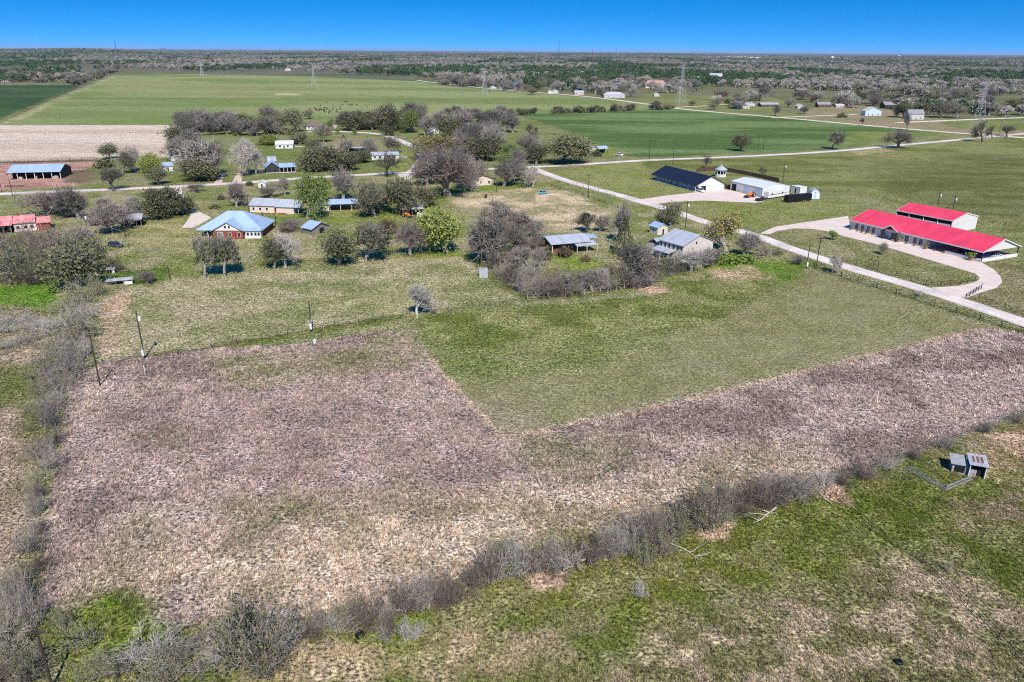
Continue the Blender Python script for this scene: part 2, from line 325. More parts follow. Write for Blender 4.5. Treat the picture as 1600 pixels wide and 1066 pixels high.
# ------------------------------------------------------------------ ground sheet out to the horizon
def build_ground():
    th = np.concatenate([np.linspace(-180, -50, 27)[:-1], np.arange(-50, 50, 0.3), np.linspace(50, 180, 27)[:-1]])*math.pi/180
    rr = [12.0]
    while rr[-1] < 60000:
        r = rr[-1]; rr.append(r*(1.0058 if 50 < r < 900 else (1.012 if r < 5000 and r > 50 else 1.06)))
    rr = np.array(rr); nr, nt_ = len(rr), len(th)
    X = (rr[:, None]*np.sin(th)[None, :]).ravel(); Y = (rr[:, None]*np.cos(th)[None, :]).ravel()
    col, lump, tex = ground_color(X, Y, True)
    R = np.hypot(X, Y); ang = np.arctan2(X, Y)
    Z = lump*(fbm(X/0.9, Y/0.9, 2, 2)-0.3)*2.0
    hill = sstep(4500, 9000, R)*(26*fbm(ang*9+3, R/5000, 4, 4)-8)
    hill += sstep(5000, 8000, R)*38*np.exp(-((ang+0.50)/0.07)**2)+sstep(6000, 9000, R)*16*np.exp(-((ang-0.16)/0.10)**2)
    hill *= 1-sstep(14000, 24000, R)
    Z = Z+hill
    V = np.stack([X, Y, Z], 1); V = np.vstack([V, [[0, 0, 0]]])
    idx = np.arange(nr*nt_).reshape(nr, nt_); nx = np.roll(idx, -1, axis=1)
    q = np.stack([idx[:-1], nx[:-1], nx[1:], idx[1:]], -1).reshape(-1, 4)
    me = bpy.data.meshes.new('ground'); nv = len(V); nq = len(q)
    tri = np.stack([np.full(nt_, nv-1), nx[0], idx[0]], -1)
    me.vertices.add(nv); me.vertices.foreach_set('co', V.astype(np.float32).ravel())
    me.loops.add(nq*4+nt_*3); me.polygons.add(nq+nt_)
    q = q[:, ::-1]; tri = tri[:, ::-1]
    me.loops.foreach_set('vertex_index', np.concatenate([q.ravel(), tri.ravel()]).astype(np.int32))
    me.polygons.foreach_set('loop_start', np.concatenate([np.arange(nq)*4, nq*4+np.arange(nt_)*3]).astype(np.int32))
    me.update(calc_edges=True); me.validate()
    at = me.attributes.new('field', 'FLOAT_COLOR', 'POINT')
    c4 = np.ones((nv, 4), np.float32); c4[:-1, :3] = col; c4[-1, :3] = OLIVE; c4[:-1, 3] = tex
    at.data.foreach_set('color', c4.ravel())
    if me.polygons[0].normal.z < 0: me.flip_normals()
    m, nt, b = new_mat('ground'); L = nt.links
    a = nd(nt, 'ShaderNodeAttribute', attribute_name='field')
    geo = nd(nt, 'ShaderNodeNewGeometry')
    prev = None
    for scl_, asp, lo, hi, f0, f1, rg_ in ((2.4, .9, .40, .60, .22, 1.78, .6), (.9, .9, .38, .62, .62, 1.38, .6), (.2, .8, .36, .64, .86, 1.14, .55)):
        n1_ = nd(nt, 'ShaderNodeTexNoise'); n1_.inputs['Scale'].default_value = scl_; n1_.inputs['Detail'].default_value = 4; n1_.inputs['Roughness'].default_value = rg_
        mp = nd(nt, 'ShaderNodeMapping'); mp.inputs['Scale'].default_value = (asp, 1, 1); mp.inputs['Location'].default_value = (scl_*31, 0, 0)
        L.new(geo.outputs['Position'], mp.inputs['Vector']); L.new(mp.outputs[0], n1_.inputs['Vector'])
        r1 = nd(nt, 'ShaderNodeMapRange'); r1.inputs[1].default_value = lo; r1.inputs[2].default_value = hi; r1.inputs[3].default_value = f0; r1.inputs[4].default_value = f1
        L.new(n1_.outputs['Fac'], r1.inputs[0])
        if prev is None: prev = r1.outputs[0]; n1 = n1_
        else:
            mu = nd(nt, 'ShaderNodeMath', operation='MULTIPLY'); L.new(prev, mu.inputs[0]); L.new(r1.outputs[0], mu.inputs[1]); prev = mu.outputs[0]
    mt = nd(nt, 'ShaderNodeMix'); mt.inputs['A'].default_value = 1.0; L.new(a.outputs['Alpha'], mt.inputs['Factor']); L.new(prev, mt.inputs['B'])
    vs = nd(nt, 'ShaderNodeVectorMath', operation='SCALE'); L.new(a.outputs['Color'], vs.inputs[0]); L.new(mt.outputs['Result'], vs.inputs['Scale'])
    L.new(vs.outputs[0], b.inputs['Base Color']); b.inputs['Roughness'].default_value = 1.0; b.inputs['Specular IOR Level'].default_value = 0.0
    bp = nd(nt, 'ShaderNodeBump'); bp.inputs['Strength'].default_value = 0.5; bp.inputs['Distance'].default_value = 0.35
    L.new(n1.outputs['Fac'], bp.inputs['Height']); L.new(bp.outputs[0], b.inputs['Normal'])
    me.materials.append(m); me.shade_smooth()
    o = bpy.data.objects.new('ground', me); COL.objects.link(o); o['kind'] = 'structure'
build_ground()

# ------------------------------------------------------------------ roads and drives
M_ROAD = mat('pale_chip_seal', lin(196,184,176), 0.95, 0.10, 0.35)
M_FAR = mat('gravel_road', lin(214,202,184), 0.95, 0.08, 0.1)
M_CONC = mat('concrete_drive', lin(212,194,183), 0.9, 0.11, 0.3)
def smooth(pts, n=6):
    out = []
    for i in range(len(pts)-1):
        p0 = pts[max(i-1, 0)]; p1 = pts[i]; p2 = pts[i+1]; p3 = pts[min(i+2, len(pts)-1)]
        for k in range(n):
            t = k/n
            out.append(0.5*((2*p1)+(p2-p0)*t+(2*p0-5*p1+4*p2-p3)*t*t+(3*p1-p0-3*p2+p3)*t**3))
    return out+[pts[-1]]
def track_mat(name, col):
    m, nt, b = new_mat(name); L = nt.links; a = nd(nt, 'ShaderNodeAttribute', attribute_name='track'); geo = nd(nt, 'ShaderNodeNewGeometry')
    val = None
    for sc_, lo, hi in ((.12, .84, 1.14), (1.4, .84, 1.14)):
        nz = nd(nt, 'ShaderNodeTexNoise'); nz.inputs['Scale'].default_value = sc_; nz.inputs['Detail'].default_value = 5; L.new(geo.outputs['Position'], nz.inputs['Vector'])
        mr = nd(nt, 'ShaderNodeMapRange'); mr.inputs[1].default_value = .35; mr.inputs[2].default_value = .65; mr.inputs[3].default_value = lo; mr.inputs[4].default_value = hi; L.new(nz.outputs['Fac'], mr.inputs[0])
        if val is None: val = mr.outputs[0]
        else:
            mm = nd(nt, 'ShaderNodeMath', operation='MULTIPLY'); L.new(val, mm.inputs[0]); L.new(mr.outputs[0], mm.inputs[1]); val = mm.outputs[0]
    mm = nd(nt, 'ShaderNodeMath', operation='MULTIPLY'); L.new(val, mm.inputs[0]); L.new(a.outputs['Fac'], mm.inputs[1])
    vs = nd(nt, 'ShaderNodeVectorMath', operation='SCALE'); vs.inputs[0].default_value = col; L.new(mm.outputs[0], vs.inputs['Scale']); L.new(vs.outputs[0], b.inputs['Base Color']); b.inputs['Roughness'].default_value = .95
    return m
M_ROAD_T = track_mat('worn_chip_seal', lin(208,195,187)); M_FAR_T = track_mat('worn_gravel', lin(208,196,178))
def road(name, px, width, m, z=0.03, n=6, th=0.06):
    pts = smooth([G(u, v).to_2d() for u, v in px], n); mb = MB(); vs = []; tr = []
    rg = random.Random(len(px)*7+int(px[0][0]))
    lanes = ((1.0, 0, .78), (.80, .3, .96), (.62, .5, .98), (.46, .6, 1.10), (.24, .8, 1.08), (0, 1, .90))       # offset, crown, tone: dusty verge, pale wheel paths, darker middle
    prof = [(o, c, t) for o, c, t in lanes]+[(-o, c, t) for o, c, t in lanes[-2::-1]]; k = len(prof)+2
    for i, p in enumerate(pts):
        d = (pts[min(i+1, len(pts)-1)]-pts[max(i-1, 0)]).normalized(); nrm = Vector((-d.y, d.x)); a = width/2*(1+rg.uniform(-.07, .07)); c = width/2*(1+rg.uniform(-.07, .07))
        vs.append((*(p+nrm*(a+.3)), -.02)); tr.append(.7)
        for o, cr, t in prof: vs.append((*(p+nrm*(o*(a if o > 0 else c))), z+th*cr)); tr.append(t)
        vs.append((*(p-nrm*(c+.3)), -.02)); tr.append(.7)
    mb.add(vs, [(i*k+q, i*k+q+1, i*k+q+1+k, i*k+q+k) for i in range(len(pts)-1) for q in range(k-1)])
    o = mb.build(name, M_ROAD_T if m is M_ROAD else (M_FAR_T if m is M_FAR else m)); o['kind'] = 'structure'
    at = o.data.attributes.new('track', 'FLOAT', 'POINT'); at.data.foreach_set('value', tr)
    return o
def slab(name, px, m, z):
    P = [G(u, v).to_2d() for u, v in px]; mb = MB(); n = len(P)
    mb.add([(p.x, p.y, z) for p in P]+[(p.x, p.y, -0.03) for p in P], [tuple(range(n))]+[(i, (i+1) % n, (i+1) % n+n, i+n) for i in range(n)])
    o = mb.build(name, m); o['kind'] = 'structure'; return o
road('lane', [(1800,575),(1600,504),(1500,470),(1420,445),(1330,419),(1240,390),(1180,368),(1100,346),(1040,326),(960,303),(900,287),(858,273),(834,263)], 5.6, M_ROAD, 0.040)
road('cross_road', [(1800,192),(1600,209),(1540,214.5),(1400,227.5),(1300,236.5),(1200,242.5),(1100,247),(1000,251),(900,257.5),(833,261),(740,265),(640,269.5),(560,273.5),(470,278.5),(400,284),(300,290),(200,295),(100,299),(0,303),(-200,312)], 6.0, M_ROAD, 0.030)
road('far_road', [(1800,234),(1650,219),(1545,211.5),(1440,203.5),(1330,194),(1250,186.5),(1180,180.5),(1080,172),(1030,165.5),(960,156),(900,149.5),(800,141.5),(740,136),(700,132),(668,128),(652,125.5)], 8.0, M_FAR, 0.05)
road('village_street', [(643,269),(656,255),(660,243),(648,231),(620,217.5),(590,209.5),(540,206),(480,206)], 5.5, M_ROAD, 0.055)
road('farm_road', [(1205,184),(1270,181.5),(1340,178.5)], 5.0, M_FAR, 0.08)
road('county_road', [(1400,192),(1470,189),(1540,186),(1700,181)], 8.0, M_FAR, 0.06)
road('dirt_track', [(1052,168),(1090,166),(1140,163),(1165,163)], 6.0, mat('tan_dirt', lin(198,176,148), 1, .1, .2), 0.065)
road('side_drive', [(560,231),(500,230),(440,229)], 3.0, M_ROAD, 0.03)
road('garden_drive', [(276,290),(278,300),(285,312),(293,322),(298,330)], 3.5, M_ROAD, 0.05)
slab('gravel_apron', [(292,322),(300,325),(316,333),(330,340),(318,348),(300,356),(284,356),(292,346),(298,336)], mat('gravel_apron', lin(208,194,180), 1, .12, .6), 0.035)
slab('concrete_apron', [(985,314),(1040,306),(1086,301),(1121,294.5),(1141,297.5),(1190,309),(1196,314),(1180,317),(1100,313.5),(1050,315.5),(1010,321)], M_CONC, 0.07)
slab('loop_drive', [(1188,365),(1210,355),(1250,349),(1325,338),(1329,357),(1400,376),(1534,411),(1552,421),(1563,432),(1566,441),(1557,450),(1530,458),(1509,466),(1488,463),(1455,450),(1495,447.5),(1515,444),(1527,440),(1531,435),(1524,428),(1487,417),(1437,402),(1370,382),(1317,369),(1290,361),(1265,357.5),(1240,357),(1215,361),(1203,366)], M_CONC, 0.09)
slab('red_earth_drive', [(330,290),(348,272),(352,271),(345,289)], mat('red_earth', lin(206,180,166), 1, .1, .5), 0.03)
slab('earth_drive', [(362,286),(372,268),(377,268),(378,284)], mat('red_earth', lin(206,180,166)), 0.03)
slab('earth_patch', [(618,271),(650,271),(640,280),(630,281)], M_ROAD, 0.025)

# ------------------------------------------------------------------ vegetation prototypes (unit height, unit width)
def leaf_mat(name, col, col2, rnd=0.25):
    m, nt, b = new_mat(name); L = nt.links
    geo = nd(nt, 'ShaderNodeNewGeometry'); oi = nd(nt, 'ShaderNodeObjectInfo')
    nz = nd(nt, 'ShaderNodeTexNoise'); nz.inputs['Scale'].default_value = 0.8; nz.inputs['Detail'].default_value = 3
    L.new(geo.outputs['Position'], nz.inputs['Vector'])
    mr = nd(nt, 'ShaderNodeMapRange'); mr.inputs[1].default_value = .35; mr.inputs[2].default_value = .65
    L.new(nz.outputs['Fac'], mr.inputs[0])
    mx = nd(nt, 'ShaderNodeMix', data_type='RGBA'); mx.inputs['A'].default_value = (*col, 1); mx.inputs['B'].default_value = (*col2, 1)
    L.new(mr.outputs[0], mx.inputs['Factor'])
    ad = nd(nt, 'ShaderNodeMath', operation='ADD'); L.new(geo.outputs['Random Per Island'], ad.inputs[0]); L.new(oi.outputs['Random'], ad.inputs[1])
    m3 = nd(nt, 'ShaderNodeMapRange'); m3.inputs[2].default_value = 2.0; m3.inputs[3].default_value = 1-rnd*1.6; m3.inputs[4].default_value = 1+rnd*1.6
    L.new(ad.outputs[0], m3.inputs[0])
    vs = nd(nt, 'ShaderNodeVectorMath', operation='SCALE'); L.new(mx.outputs['Result'], vs.inputs[0]); L.new(m3.outputs[0], vs.inputs['Scale'])
    L.new(vs.outputs[0], b.inputs['Base Color']); b.inputs['Roughness'].default_value = 0.75
    return m
def bark_mat(name, col, rnd=0.2): return leaf_mat(name, col, tuple(c*0.8 for c in col), rnd)
BARK_GREY = bark_mat('grey_bark', (0.255, 0.225, 0.195), .35); BARK_DARK = bark_mat('dark_bark', (0.10, 0.088, 0.078))
BARK_BROWN = bark_mat('brown_twigs', (0.235, 0.195, 0.165), .35); BARK_WHITE = bark_mat('pale_bark', (0.46, 0.42, 0.37))
LF_OAK = leaf_mat('live_oak_leaves', (0.082, 0.090, 0.042), (0.185, 0.178, 0.090), 0.45)
LF_GREEN = leaf_mat('spring_leaves', (0.120, 0.190, 0.030), (0.200, 0.270, 0.060), 0.3)
LF_LIME = leaf_mat('lime_leaves', (0.210, 0.255, 0.050), (0.285, 0.315, 0.085), 0.25)
LF_YEL = leaf_mat('yellow_leaves', (0.260, 0.225, 0.050), (0.330, 0.290, 0.085), 0.3)
LF_DARK = leaf_mat('dark_evergreen', (0.022, 0.040, 0.016), (0.050, 0.072, 0.028), 0.35)
LF_BUD = leaf_mat('sparse_buds', (0.150, 0.160, 0.065), (0.230, 0.220, 0.110), 0.3)
LF_PINE = leaf_mat('far_evergreen', (0.035, 0.070, 0.028), (0.100, 0.150, 0.065), 0.55)
LF_RED = leaf_mat('reddish_leaves', (0.16, 0.10, 0.07), (0.13, 0.12, 0.06), 0.3)

def grow(rg, levels, kids, spread, l0, ratio, droop=0.0, trunk_frac=1.0, r0=0.035, up=0.25):
    segs = []; tips = []
    def br(p, d, L, r, lv):
        n = 3 if lv < 2 else 2; q = p.copy(); dd = d.copy()
        for i in range(n):
            dd = (dd+Vector((rg.gauss(0, 1), rg.gauss(0, 1), rg.gauss(0, 1)))*0.16+Vector((0, 0, up*0.25-droop*lv*0.06))).normalized()
            p2 = q+dd*(L/n); ra = r*(1-0.42*i/n); rb = r*(1-0.42*(i+1)/n)
            segs.append((q.copy(), p2.copy(), ra, rb, lv)); q = p2
            if lv > 0 and lv < levels and i < n-1 and rg.random() < 0.6:
                side(q, dd, L*ratio*0.8, rb*0.55, lv+1)
        if lv >= levels: tips.append((q.copy(), lv)); return
        k = kids[min(lv, len(kids)-1)]
        for j in range(k): side(q, dd, L*ratio*rg.uniform(.75, 1.2), r*0.58*rg.uniform(.8, 1.1), lv+1, j, k)
    def side(q, dd, L, r, lv, j=0, k=1):
        a = rg.uniform(0.35, 1.0)*spread; az = 2*math.pi*(j+rg.uniform(-.35, .35))/max(k, 1)+rg.uniform(0, 6.28 if k == 1 else .5)
        o = dd.orthogonal().normalized(); b = dd.cross(o)
        br(q, (dd*math.cos(a)+(o*math.cos(az)+b*math.sin(az))*math.sin(a)).normalized(), L, r, lv)
    br(Vector((0, 0, -0.02)), Vector((rg.uniform(-.06, .06), rg.uniform(-.06, .06), 1)).normalized(), l0, r0, 0)
    return segs, tips
def quad_leaf(mb, c, s, rg, mi, flat=0.5):
    nrm = Vector((rg.gauss(0, 1), rg.gauss(0, 1), rg.gauss(0, 1)*flat+0.6)).normalized(); a = nrm.orthogonal().normalized(); b = nrm.cross(a)
    t = rg.uniform(0, 6.28); e = a*math.cos(t)+b*math.sin(t); g = nrm.cross(e)
    s1 = s*rg.uniform(.6, 1.25); s2 = s*rg.uniform(.4, .9)
    mb.add([c-e*s1, c-g*s2*0.9, c+e*s1*0.9, c+g*s2], [(0, 1, 2, 3)], mi)
def finish(trunk, crown, tm, cm):
    """normalise both meshes together to unit height and unit crown width"""
    al = trunk.v+crown.v; zs = sorted(q[2] for q in al); rs = sorted(math.hypot(q[0], q[1]) for q in al)
    h = zs[-1]; w = 2*rs[int(len(rs)*0.97)]
    for mb in (trunk, crown): mb.v = [(q[0]/w, q[1]/w, q[2]/h) for q in mb.v]
    return (trunk.mesh('trunk', tm), crown.mesh('crown', cm))
def make_tree(seed, bark, leaf=None, levels=4, kids=(4, 3, 3, 3), spread=0.85, l0=0.24, ratio=0.72, nleaf=0, lsize=0.02, clump=0.05, twig=1.0, droop=0.0, r0=0.03, leaf_part=1.0, leaf2=None, balls=0, up=.25, minr=0.0022):
    rg = random.Random(seed); segs, tips = grow(rg, levels, kids, spread, l0, ratio, droop, r0=r0, up=up)
    tr = MB(); cr = MB()
    for p, q, a, b, lv in segs:
        mb = tr if lv <= 1 else cr
        mb.tube(p, q, max(a, minr), max(b, minr*.7), 6 if lv == 0 else (4 if lv == 1 else 3), 0, cap=False)
    for p, lv in tips:                                     # fine twigs at every branch end
        for k in range(int(4*twig+rg.random())):
            d = Vector((rg.gauss(0, 1), rg.gauss(0, 1), rg.gauss(0.5, .8))).normalized()*rg.uniform(.03, .075)
            cr.tube(p, p+d, minr*.8, minr*.4, 3, 0, cap=False)
    if nleaf:
        use = [t for t in tips if rg.random() < leaf_part]
        for i in range(nleaf):
            p, lv = rg.choice(use)
            c = p+Vector((rg.gauss(0, 1), rg.gauss(0, 1), rg.gauss(0, .8)))*clump
            quad_leaf(cr, c, lsize, rg, 1)
    for k in range(balls):                                 # dark clumps of mistletoe
        p, lv = rg.choice(tips)
        for i in range(26): quad_leaf(cr, p+Vector((rg.gauss(0, 1), rg.gauss(0, 1), rg.gauss(0, 1)))*0.018, lsize*.9, rg, 2)
    return finish(tr, cr, bark, [bark, leaf or bark, leaf2 or LF_DARK])
def make_conifer(seed, bark, leaf, n=1500):
    rg = random.Random(seed); tr = MB(); cr = MB(); tr.tube((0, 0, -.02), (0, 0, .95), .03, .004, 6, 0, False)
    for i in range(n):
        z = rg.uniform(.06, 1)**1.1; r = (1-z)*.5*rg.uniform(.5, 1.08)+.02; t = rg.uniform(0, 6.28)
        quad_leaf(cr, Vector((r*math.cos(t), r*math.sin(t), z)), .03, rg, 1)
    return finish(tr, cr, bark, [bark, leaf])
PROTO = {}
def protos(kind):
    if kind in PROTO: return PROTO[kind]
    k = kind; P = []
    for s in range(3):
        sd = hash_seed = sum(ord(c) for c in k)*13+s
        if k == 'bare': P.append(make_tree(sd, BARK_GREY, levels=4, kids=(6, 3, 3, 2), spread=.9, l0=.07, ratio=.8, twig=1.3, r0=.022, minr=.0022))
        elif k == 'brown': P.append(make_tree(sd, BARK_BROWN, levels=5, kids=(6, 3, 3, 2, 2), spread=.85, l0=.08, ratio=.8, twig=.5, r0=.024, minr=.0016))
        elif k == 'white': P.append(make_tree(sd, BARK_WHITE, levels=4, kids=(6, 3, 3, 3), spread=.9, l0=.13, twig=1.2, r0=.024, minr=.0022))
        elif k == 'dark': P.append(make_tree(sd, BARK_DARK, levels=4, kids=(5, 3, 3, 2), spread=.9, l0=.16, twig=1.2, minr=.0024))
        elif k == 'bud': P.append(make_tree(sd, BARK_GREY, LF_BUD, levels=4, kids=(6, 3, 3, 3), spread=.95, l0=.12, nleaf=1100, lsize=.011, clump=.045, twig=1, r0=.022, minr=.0018))
        elif k == 'mist': P.append(make_tree(sd, BARK_GREY, LF_OAK, levels=4, kids=(6, 4, 3, 2), spread=.95, l0=.12, nleaf=500, lsize=.014, clump=.03, leaf_part=.3, twig=1.2, balls=26, r0=.020, minr=.0018))
        elif k == 'oak': P.append(make_tree(sd, BARK_DARK, LF_OAK, levels=4, kids=(6, 4, 3, 3), spread=1.0, l0=.15, nleaf=5200, lsize=.0135, clump=.042, twig=.6, minr=.0024))
        elif k == 'olive': P.append(make_tree(sd, BARK_GREY, LF_OAK, levels=4, kids=(5, 3, 3, 3), spread=1.0, l0=.11, nleaf=2800, lsize=.012, clump=.045, twig=.9, leaf_part=.7, r0=.024, minr=.0019))
        elif k == 'green': P.append(make_tree(sd, BARK_GREY, LF_GREEN, levels=4, kids=(6, 3, 3, 3), spread=.85, l0=.16, nleaf=4400, lsize=.0135, clump=.048, twig=.7, minr=.0022))
        elif k == 'lime': P.append(make_tree(sd, BARK_GREY, LF_LIME, levels=4, kids=(6, 4, 3, 3), spread=1.0, l0=.12, nleaf=6500, lsize=.0125, clump=.05, twig=.6, minr=.0022))
        elif k == 'yellow': P.append(make_tree(sd, BARK_GREY, LF_YEL, levels=4, kids=(6, 3, 3, 3), spread=.95, l0=.16, nleaf=2600, lsize=.0125, clump=.045, twig=1, leaf_part=.7, minr=.002))
        elif k == 'juniper': P.append(make_conifer(sd, BARK_DARK, LF_GREEN if s == 0 else LF_OAK))
        elif k == 'red': P.append(make_tree(sd, BARK_BROWN, LF_RED, levels=3, kids=(7, 4, 4), spread=1.0, l0=.05, nleaf=900, lsize=.03, clump=.07, twig=1, minr=.004))
        elif k == 'bush': P.append(make_tree(sd, BARK_DARK, LF_OAK, levels=3, kids=(8, 4, 4), spread=1.15, l0=.03, nleaf=1300, lsize=.032, clump=.08, twig=1, minr=.004))
        elif k == 'gbush': P.append(make_tree(sd, BARK_GREY, LF_GREEN, levels=3, kids=(8, 4, 4), spread=1.15, l0=.03, nleaf=1300, lsize=.032, clump=.08, twig=1, minr=.004))
    PROTO[kind] = P; return P
TREE_N = {'bare': 'bare_tree', 'brown': 'bare_tree', 'white': 'bare_tree', 'dark': 'bare_tree', 'bud': 'budding_tree', 'mist': 'mistletoe_tree', 'oak': 'oak_tree', 'olive': 'oak_tree',
          'green': 'green_tree', 'lime': 'green_tree', 'yellow': 'yellow_tree', 'juniper': 'juniper_tree', 'red': 'shrub', 'bush': 'shrub', 'gbush': 'shrub'}
AIRY = ('bare', 'brown', 'white', 'dark', 'bud', 'mist')
def tree(u, v, w, h, kind, label, group=None, wm=None):
    p = G(u, v); k = pxm(p); H = height_m(u, v, h)*(1.08 if kind in AIRY else 1.0); Wd = w/k*(1.22 if kind in AIRY else 1.06)
    me = RNG.choice(protos(kind)); name = TREE_N[kind]
    r = empty(name, p, RNG.uniform(0, 6.28)); r.scale = (Wd, Wd, H)
    for nm, m in zip(('trunk', 'crown') if name != 'shrub' else ('stems', 'foliage'), me):
        o = bpy.data.objects.new(nm, m); COL.objects.link(o); o.parent = r
    tag(r, label, 'shrub' if name == 'shrub' else 'tree', group)
    return r

# brush: many fine arching stems from one root
def make_brush(seed, stems, leaf=None, nleaf=0, lean=0.95, n=46, minr=.0062, lsize=.03):
    rg = random.Random(seed); st = MB(); tw = MB(); tips = []
    for i in range(n):
        az = rg.uniform(0, 6.28); a = rg.uniform(.05, lean); d = Vector((math.cos(az)*math.sin(a), math.sin(az)*math.sin(a), math.cos(a)))
        p = Vector((rg.gauss(0, .14), rg.gauss(0, .14), -.03)); L = rg.uniform(.55, 1.1)*(1-.25*a); r = minr*rg.uniform(1, 2.2)
        for k in range(4):
            d = (d+Vector((rg.gauss(0, .14), rg.gauss(0, .14), rg.gauss(-.02, .1)))).normalized(); q = p+d*L/4
            st.tube(p, q, r*(1-.2*k), r*(.8-.2*k), 3, 0, False); p = q
            for t in range(3 if k else 1):
                e = (d+Vector((rg.gauss(0, .6), rg.gauss(0, .6), rg.gauss(.1, .5)))).normalized()*rg.uniform(.10, .28)
                m = p+e*.5+Vector((rg.gauss(0, .02), rg.gauss(0, .02), rg.gauss(0, .02)))
                tw.tube(p, m, minr*.85, minr*.6, 3, 0, False); tw.tube(m, p+e, minr*.6, minr*.3, 3, 0, False); tips.append(p+e)
                f = m+(e+Vector((rg.gauss(0, .1), rg.gauss(0, .1), rg.gauss(0, .1))))*.5
                tw.tube(m, f, minr*.55, minr*.3, 3, 0, False); tips.append(f)
    for i in range(nleaf): quad_leaf(tw, rg.choice(tips)+Vector((rg.gauss(0, .03), rg.gauss(0, .03), rg.gauss(0, .03))), lsize, rg, 1)
    al = st.v+tw.v; h = max(q[2] for q in al); rs = sorted(math.hypot(q[0], q[1]) for q in al); w = 2*rs[int(len(rs)*.96)]
    for mb in (st, tw): mb.v = [(q[0]/w, q[1]/w, q[2]/h) for q in mb.v]
    return st.mesh('stems', stems), tw.mesh('twigs', [stems, leaf or stems])
BR_GREY = bark_mat('grey_brush', (0.33, 0.285, 0.24), .35); BR_DARK = bark_mat('dark_brush', (0.165, 0.13, 0.105), .4); BR_PALE = bark_mat('pale_brush', (0.40, 0.365, 0.32), .3)
BRUSH = {'grey': [make_brush(s, BR_GREY) for s in (1, 2, 3)], 'dark': [make_brush(s, BR_DARK) for s in (4, 5, 6)],
         'leafy': [make_brush(s, BR_GREY, LF_OAK, 1100, n=40) for s in (7, 8)], 'pale': [make_brush(s, BR_PALE, n=44, minr=.0056) for s in (9, 10)],
         'green': [make_brush(s, BR_GREY, LF_LIME, 900, n=36, lsize=.024) for s in (11, 12)], 'red': [make_brush(s, BARK_BROWN, LF_RED, 300, n=42) for s in (13, 14)]}
def brush(u, v, w, h, kind, label, group=None):
    p = G(u, v); k = pxm(p); H = height_m(u, v, h)
    r = empty('brush_shrub', p, RNG.uniform(0, 6.28)); H *= RNG.uniform(.55, 1.4); w *= 1.15*RNG.uniform(.85, 1.2); r.scale = (w/k, w/k*RNG.uniform(.85, 1.1), H)
    for nm, m in zip(('stems', 'twigs'), RNG.choice(BRUSH[kind])):
        o = bpy.data.objects.new(nm, m); COL.objects.link(o); o.parent = r
    tag(r, label, 'shrub', group); return r

# ------------------------------------------------------------------ scattered stuff by geometry nodes
def scatter(name, pts, scl, rot, colr, protos_, label, mat_=None):
    me = bpy.data.meshes.new(name); n = len(pts); me.vertices.add(n); me.vertices.foreach_set('co', np.asarray(pts, np.float32).ravel())
    for an, ty, dt, fld in (('scl', 'FLOAT_VECTOR', scl, 'vector'), ('rot', 'FLOAT_VECTOR', rot, 'vector'), ('tcol', 'FLOAT_COLOR', colr, 'color')):
        a = me.attributes.new(an, ty, 'POINT'); a.data.foreach_set(fld, np.asarray(dt, np.float32).ravel())
    o = bpy.data.objects.new(name, me); COL.objects.link(o)
    g = bpy.data.node_groups.new(name, 'GeometryNodeTree')
    g.interface.new_socket('Geometry', in_out='INPUT', socket_type='NodeSocketGeometry'); g.interface.new_socket('Geometry', in_out='OUTPUT', socket_type='NodeSocketGeometry')
    N = g.nodes; L = g.links; gi = N.new('NodeGroupInput'); go = N.new('NodeGroupOutput')
    iop = N.new('GeometryNodeInstanceOnPoints'); gti = N.new('GeometryNodeGeometryToInstance')
    for q in reversed(protos_):
        oi = N.new('GeometryNodeObjectInfo'); oi.inputs['Object'].default_value = q; L.new(oi.outputs['Geometry'], gti.inputs[0])
    mp = N.new('GeometryNodeMeshToPoints'); L.new(gi.outputs[0], mp.inputs['Mesh']); L.new(mp.outputs[0], iop.inputs['Points'])
    def attr(nm):
        a = N.new('GeometryNodeInputNamedAttribute'); a.data_type = 'FLOAT_VECTOR'; a.inputs['Name'].default_value = nm
        return [s for s in a.outputs if s.enabled and s.name == 'Attribute'][0]
    L.new(attr('scl'), iop.inputs['Scale'])
    er = N.new('FunctionNodeEulerToRotation'); L.new(attr('rot'), er.inputs[0]); L.new(er.outputs[0], iop.inputs['Rotation'])
    rv = N.new('FunctionNodeRandomValue'); rv.data_type = 'INT'
    [s for s in rv.inputs if s.enabled and s.name == 'Min'][0].default_value = 0; [s for s in rv.inputs if s.enabled and s.name == 'Max'][0].default_value = len(protos_)-1
    iop.inputs['Pick Instance'].default_value = True
    L.new([s for s in rv.outputs if s.enabled][0], iop.inputs['Instance Index'])
    L.new(gti.outputs[0], iop.inputs['Instance']); L.new(iop.outputs[0], go.inputs[0])
    md = o.modifiers.new('scatter', 'NODES'); md.node_group = g
    tag(o, label, None, None, 'stuff'); return o
def proto_obj(name, me): return bpy.data.objects.new(name, me)          # only referenced by the scatter, not linked

def tuft_mesh(seed, mtl, n=12, h=1.0, w=.075, spread=.6):
    rg = random.Random(seed); mb = MB()
    for i in range(n):
        az = rg.uniform(0, 6.28); a = rg.uniform(.1, spread*1.3); L = h*rg.uniform(.5, 1.1)
        b = Vector((math.cos(az), math.sin(az), 0)); p = b*rg.uniform(0, .22)+Vector((rg.gauss(0, .08), rg.gauss(0, .08), -.04)); s = Vector((-b.y, b.x, 0))*w*rg.uniform(.6, 1.3)
        m = p+(b*math.sin(a*.6)+Vector((0, 0, math.cos(a*.6))))*L*.55; t = m+(b*math.sin(a*1.4)+Vector((0, 0, math.cos(a*1.4))))*L*.5
        mb.add([p-s, p+s, m+s*.7, m-s*.7, t], [(0, 1, 2, 3), (3, 2, 4)])
    me = bpy.data.meshes.new('tuft'); me.from_pydata(mb.v, [], mb.f); me.materials.append(mtl); return me
